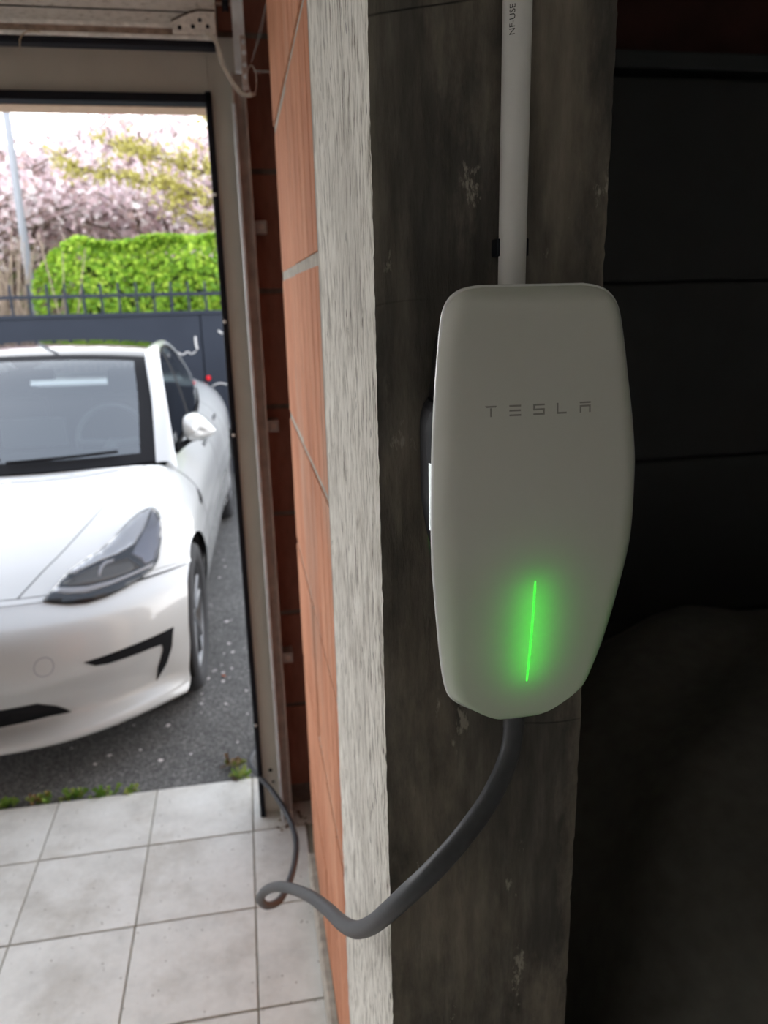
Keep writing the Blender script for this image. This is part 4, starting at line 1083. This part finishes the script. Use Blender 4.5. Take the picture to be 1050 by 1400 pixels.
SLOT = [(5.328, 0.642), (5.322, 0.779), (5.239, 0.944), (4.448, 0.933), (3.73, 0.909), (3.052, 0.867), (3.717, 0.876), (4.46, 0.901), (4.736, 0.899), (4.82, 0.861), (4.951, 0.715), (5.046, 0.675)]
M_HLB = plain('headlight_dark', (.030, .032, .040), .25); M_HLS = plain('headlight_silver', (.74, .75, .78), .25, metal=.3); M_HLG = plain('headlight_grey', (.30, .31, .37), .3, metal=.3)
M_HLM = plain('headlight_bronze', (.16, .145, .13), .35, metal=.4); M_HLW = plain('headlight_white', (.80, .80, .84), .35)
for sd in for_sides:
    hl = skin_poly('headlight', patch_b, HL_OUT, M_HLB, car, sd, .003)
    for nm, poly, mt, h in (('reflector', HL_UP, M_HLS, .0050), ('side_reflector', HL_SIDE, M_HLG, .0048), ('projector', HL_MID, M_HLM, .0046), ('light_guide', HL_STRIP, M_HLW, .0052), ('lamp_bar', HL_DRL, M_HLW, .0060), ('light_hook', HL_HOOK, M_HLW, .0060)):
        skin_poly(nm, patch_b, poly, mt, hl, sd, h, skirt=-.001)
    skin_poly('lens', patch_b, HL_OUT, M_LENS, hl, sd, .0085, skirt=-.003)
    skin_poly('air_slot', patch_a, SLOT, M_CARBLK, bumper, sd, .003, (.10, .03), smooth=False)
skin_poly('tow_cover', patch_a, [(5.56 + .40 * math.cos(t), .512 + .034 * math.sin(t)) for t in L_(0, 2 * math.pi, 21)[:-1]], M_HLG, bumper, 1, .0004, (.10, .02), 0, smooth=False)
skin_poly('tow_cover', patch_a, [(5.56 + .36 * math.cos(t), .512 + .0305 * math.sin(t)) for t in L_(0, 2 * math.pi, 21)[:-1]], M_PAINT, bumper, 1, .0008, (.10, .02), -.0006, smooth=False)
gp = [(3.91, 0.323), (3.932, 0.454), (3.577, 0.506), (2.99, 0.554), (3.056, 0.477), (2.903, 0.294)]
for sd in for_sides:
    skin_poly('lower_grille', patch_a, [(4.0, 0)] + gp + [(3.02, 0)], M_CARBLK, bumper, sd, .004, (.10, .03), smooth=False)
    skin_poly('side_camera', patch_b, [(3.93, 5.85), (4.0, 6.0), (3.85, 6.30), (3.55, 6.36), (3.5, 6.15)], M_CARBLK, car, sd, .004)
# door mirrors
for sd in for_sides:
    mr = bpy.data.objects.new('door_mirror', None); COL.objects.link(mr); mr.parent = car; mr.location = (0, 0, 0)
    out_ = [(.806, 1.06), (.812, 1.105), (.835, 1.120), (.871, 1.124), (.905, 1.106), (.935, 1.076), (.958, 1.046), (.971, 1.026), (.962, 1.006), (.940, .994), (.89, .984), (.85, .985), (.822, .995), (.806, 1.03)]
    out_ = [tuple(q[:2]) for q in smooth_path([(a, b, 0) for a, b in out_] + [(out_[0][0], out_[0][1], 0)], 3)[:-1]]
    cv, cz = .880, 1.045; V = []; F = []; m_ = len(out_)
    for sc, du in ((.05, -.075), (.45, -.068), (.75, -.050), (.93, -.022), (1.0, .015), (1.0, .070), (.93, .085)):
        for a, b in out_: V.append((sd * (cv + (a - cv) * sc), 1.72 + du + .35 * (a - cv) , cz + (b - cz) * sc))
    for i in range(6):
        for k in range(m_): F.append((i * m_ + k, i * m_ + (k + 1) % m_, (i + 1) * m_ + (k + 1) % m_, (i + 1) * m_ + k))
    F.append(tuple(range(m_))[::-1])
    mesh('shell', V, F, M_PAINT, mr, True, local=True)
    mesh('mirror_glass', [(sd * (cv + (a - cv) * .93), 1.803 + .35 * (a - cv), cz + (b - cz) * .93) for a, b in out_], [tuple(range(m_))], M_CARBLK, mr, local=True)
    tube('arm', smooth_path([(sd * .905, 1.735, .990), (sd * .85, 1.72, .990), (sd * .80, 1.69, .968), (sd * .765, 1.66, .945)], 4), L_(.010, .022, 13), M_CARBLK, mr, 8, True)
# cabin
boxes('dashboard', [((-.66, 1.50, .80), (.66, 1.92, .935))], M_CABIN, car, .03, True)
box('touch_screen', (-.17, 1.90, .955), (.17, 1.915, 1.11), plain('screen_back', (.20, .21, .22), .35), car, .008, 2, True)
V, F = join([tube_data([(.38 + .185 * math.cos(t), 2.02 + .05 * math.sin(t), .96 + .18 * math.sin(t)) for t in L_(0, 2 * math.pi, 33)], .016, 8, False),
             tube_data([(.20, 2.0, .95), (.38, 1.99, .94), (.56, 2.0, .95)], .022, 8), tube_data([(.38, 1.99, .94), (.38, 1.85, .88)], .04, 8)])
mesh('steering_wheel', V, F, plain('steering_leather', (.20, .21, .22), .5), car, True, local=True)
for v0 in (.37, -.37):
    for nm, lo, hi, b_ in (('seat', (-.25, 2.15, .42), (.25, 2.70, .60), .06), ('seat_back', (-.24, 2.62, .55), (.24, 2.80, 1.14), .07), ('headrest', (-.13, 2.72, 1.13), (.13, 2.82, 1.29), .04)):
        box(nm, (v0 + lo[0], lo[1], lo[2]), (v0 + hi[0], hi[1], hi[2]), M_CABIN, car, b_, 3, True)
box('rear_seat', (-.62, 3.25, .45), (.62, 3.55, 1.12), M_CABIN, car, .08, 3, True)
box('cabin_floor', (-.70, 1.4, .30), (.70, 3.6, .36), M_CABIN, car, 0, 1, True)
box('rear_view_mirror', (-.12, 2.0, 1.30), (.12, 2.03, 1.36), M_CARBLK, car, .012, 2, True)
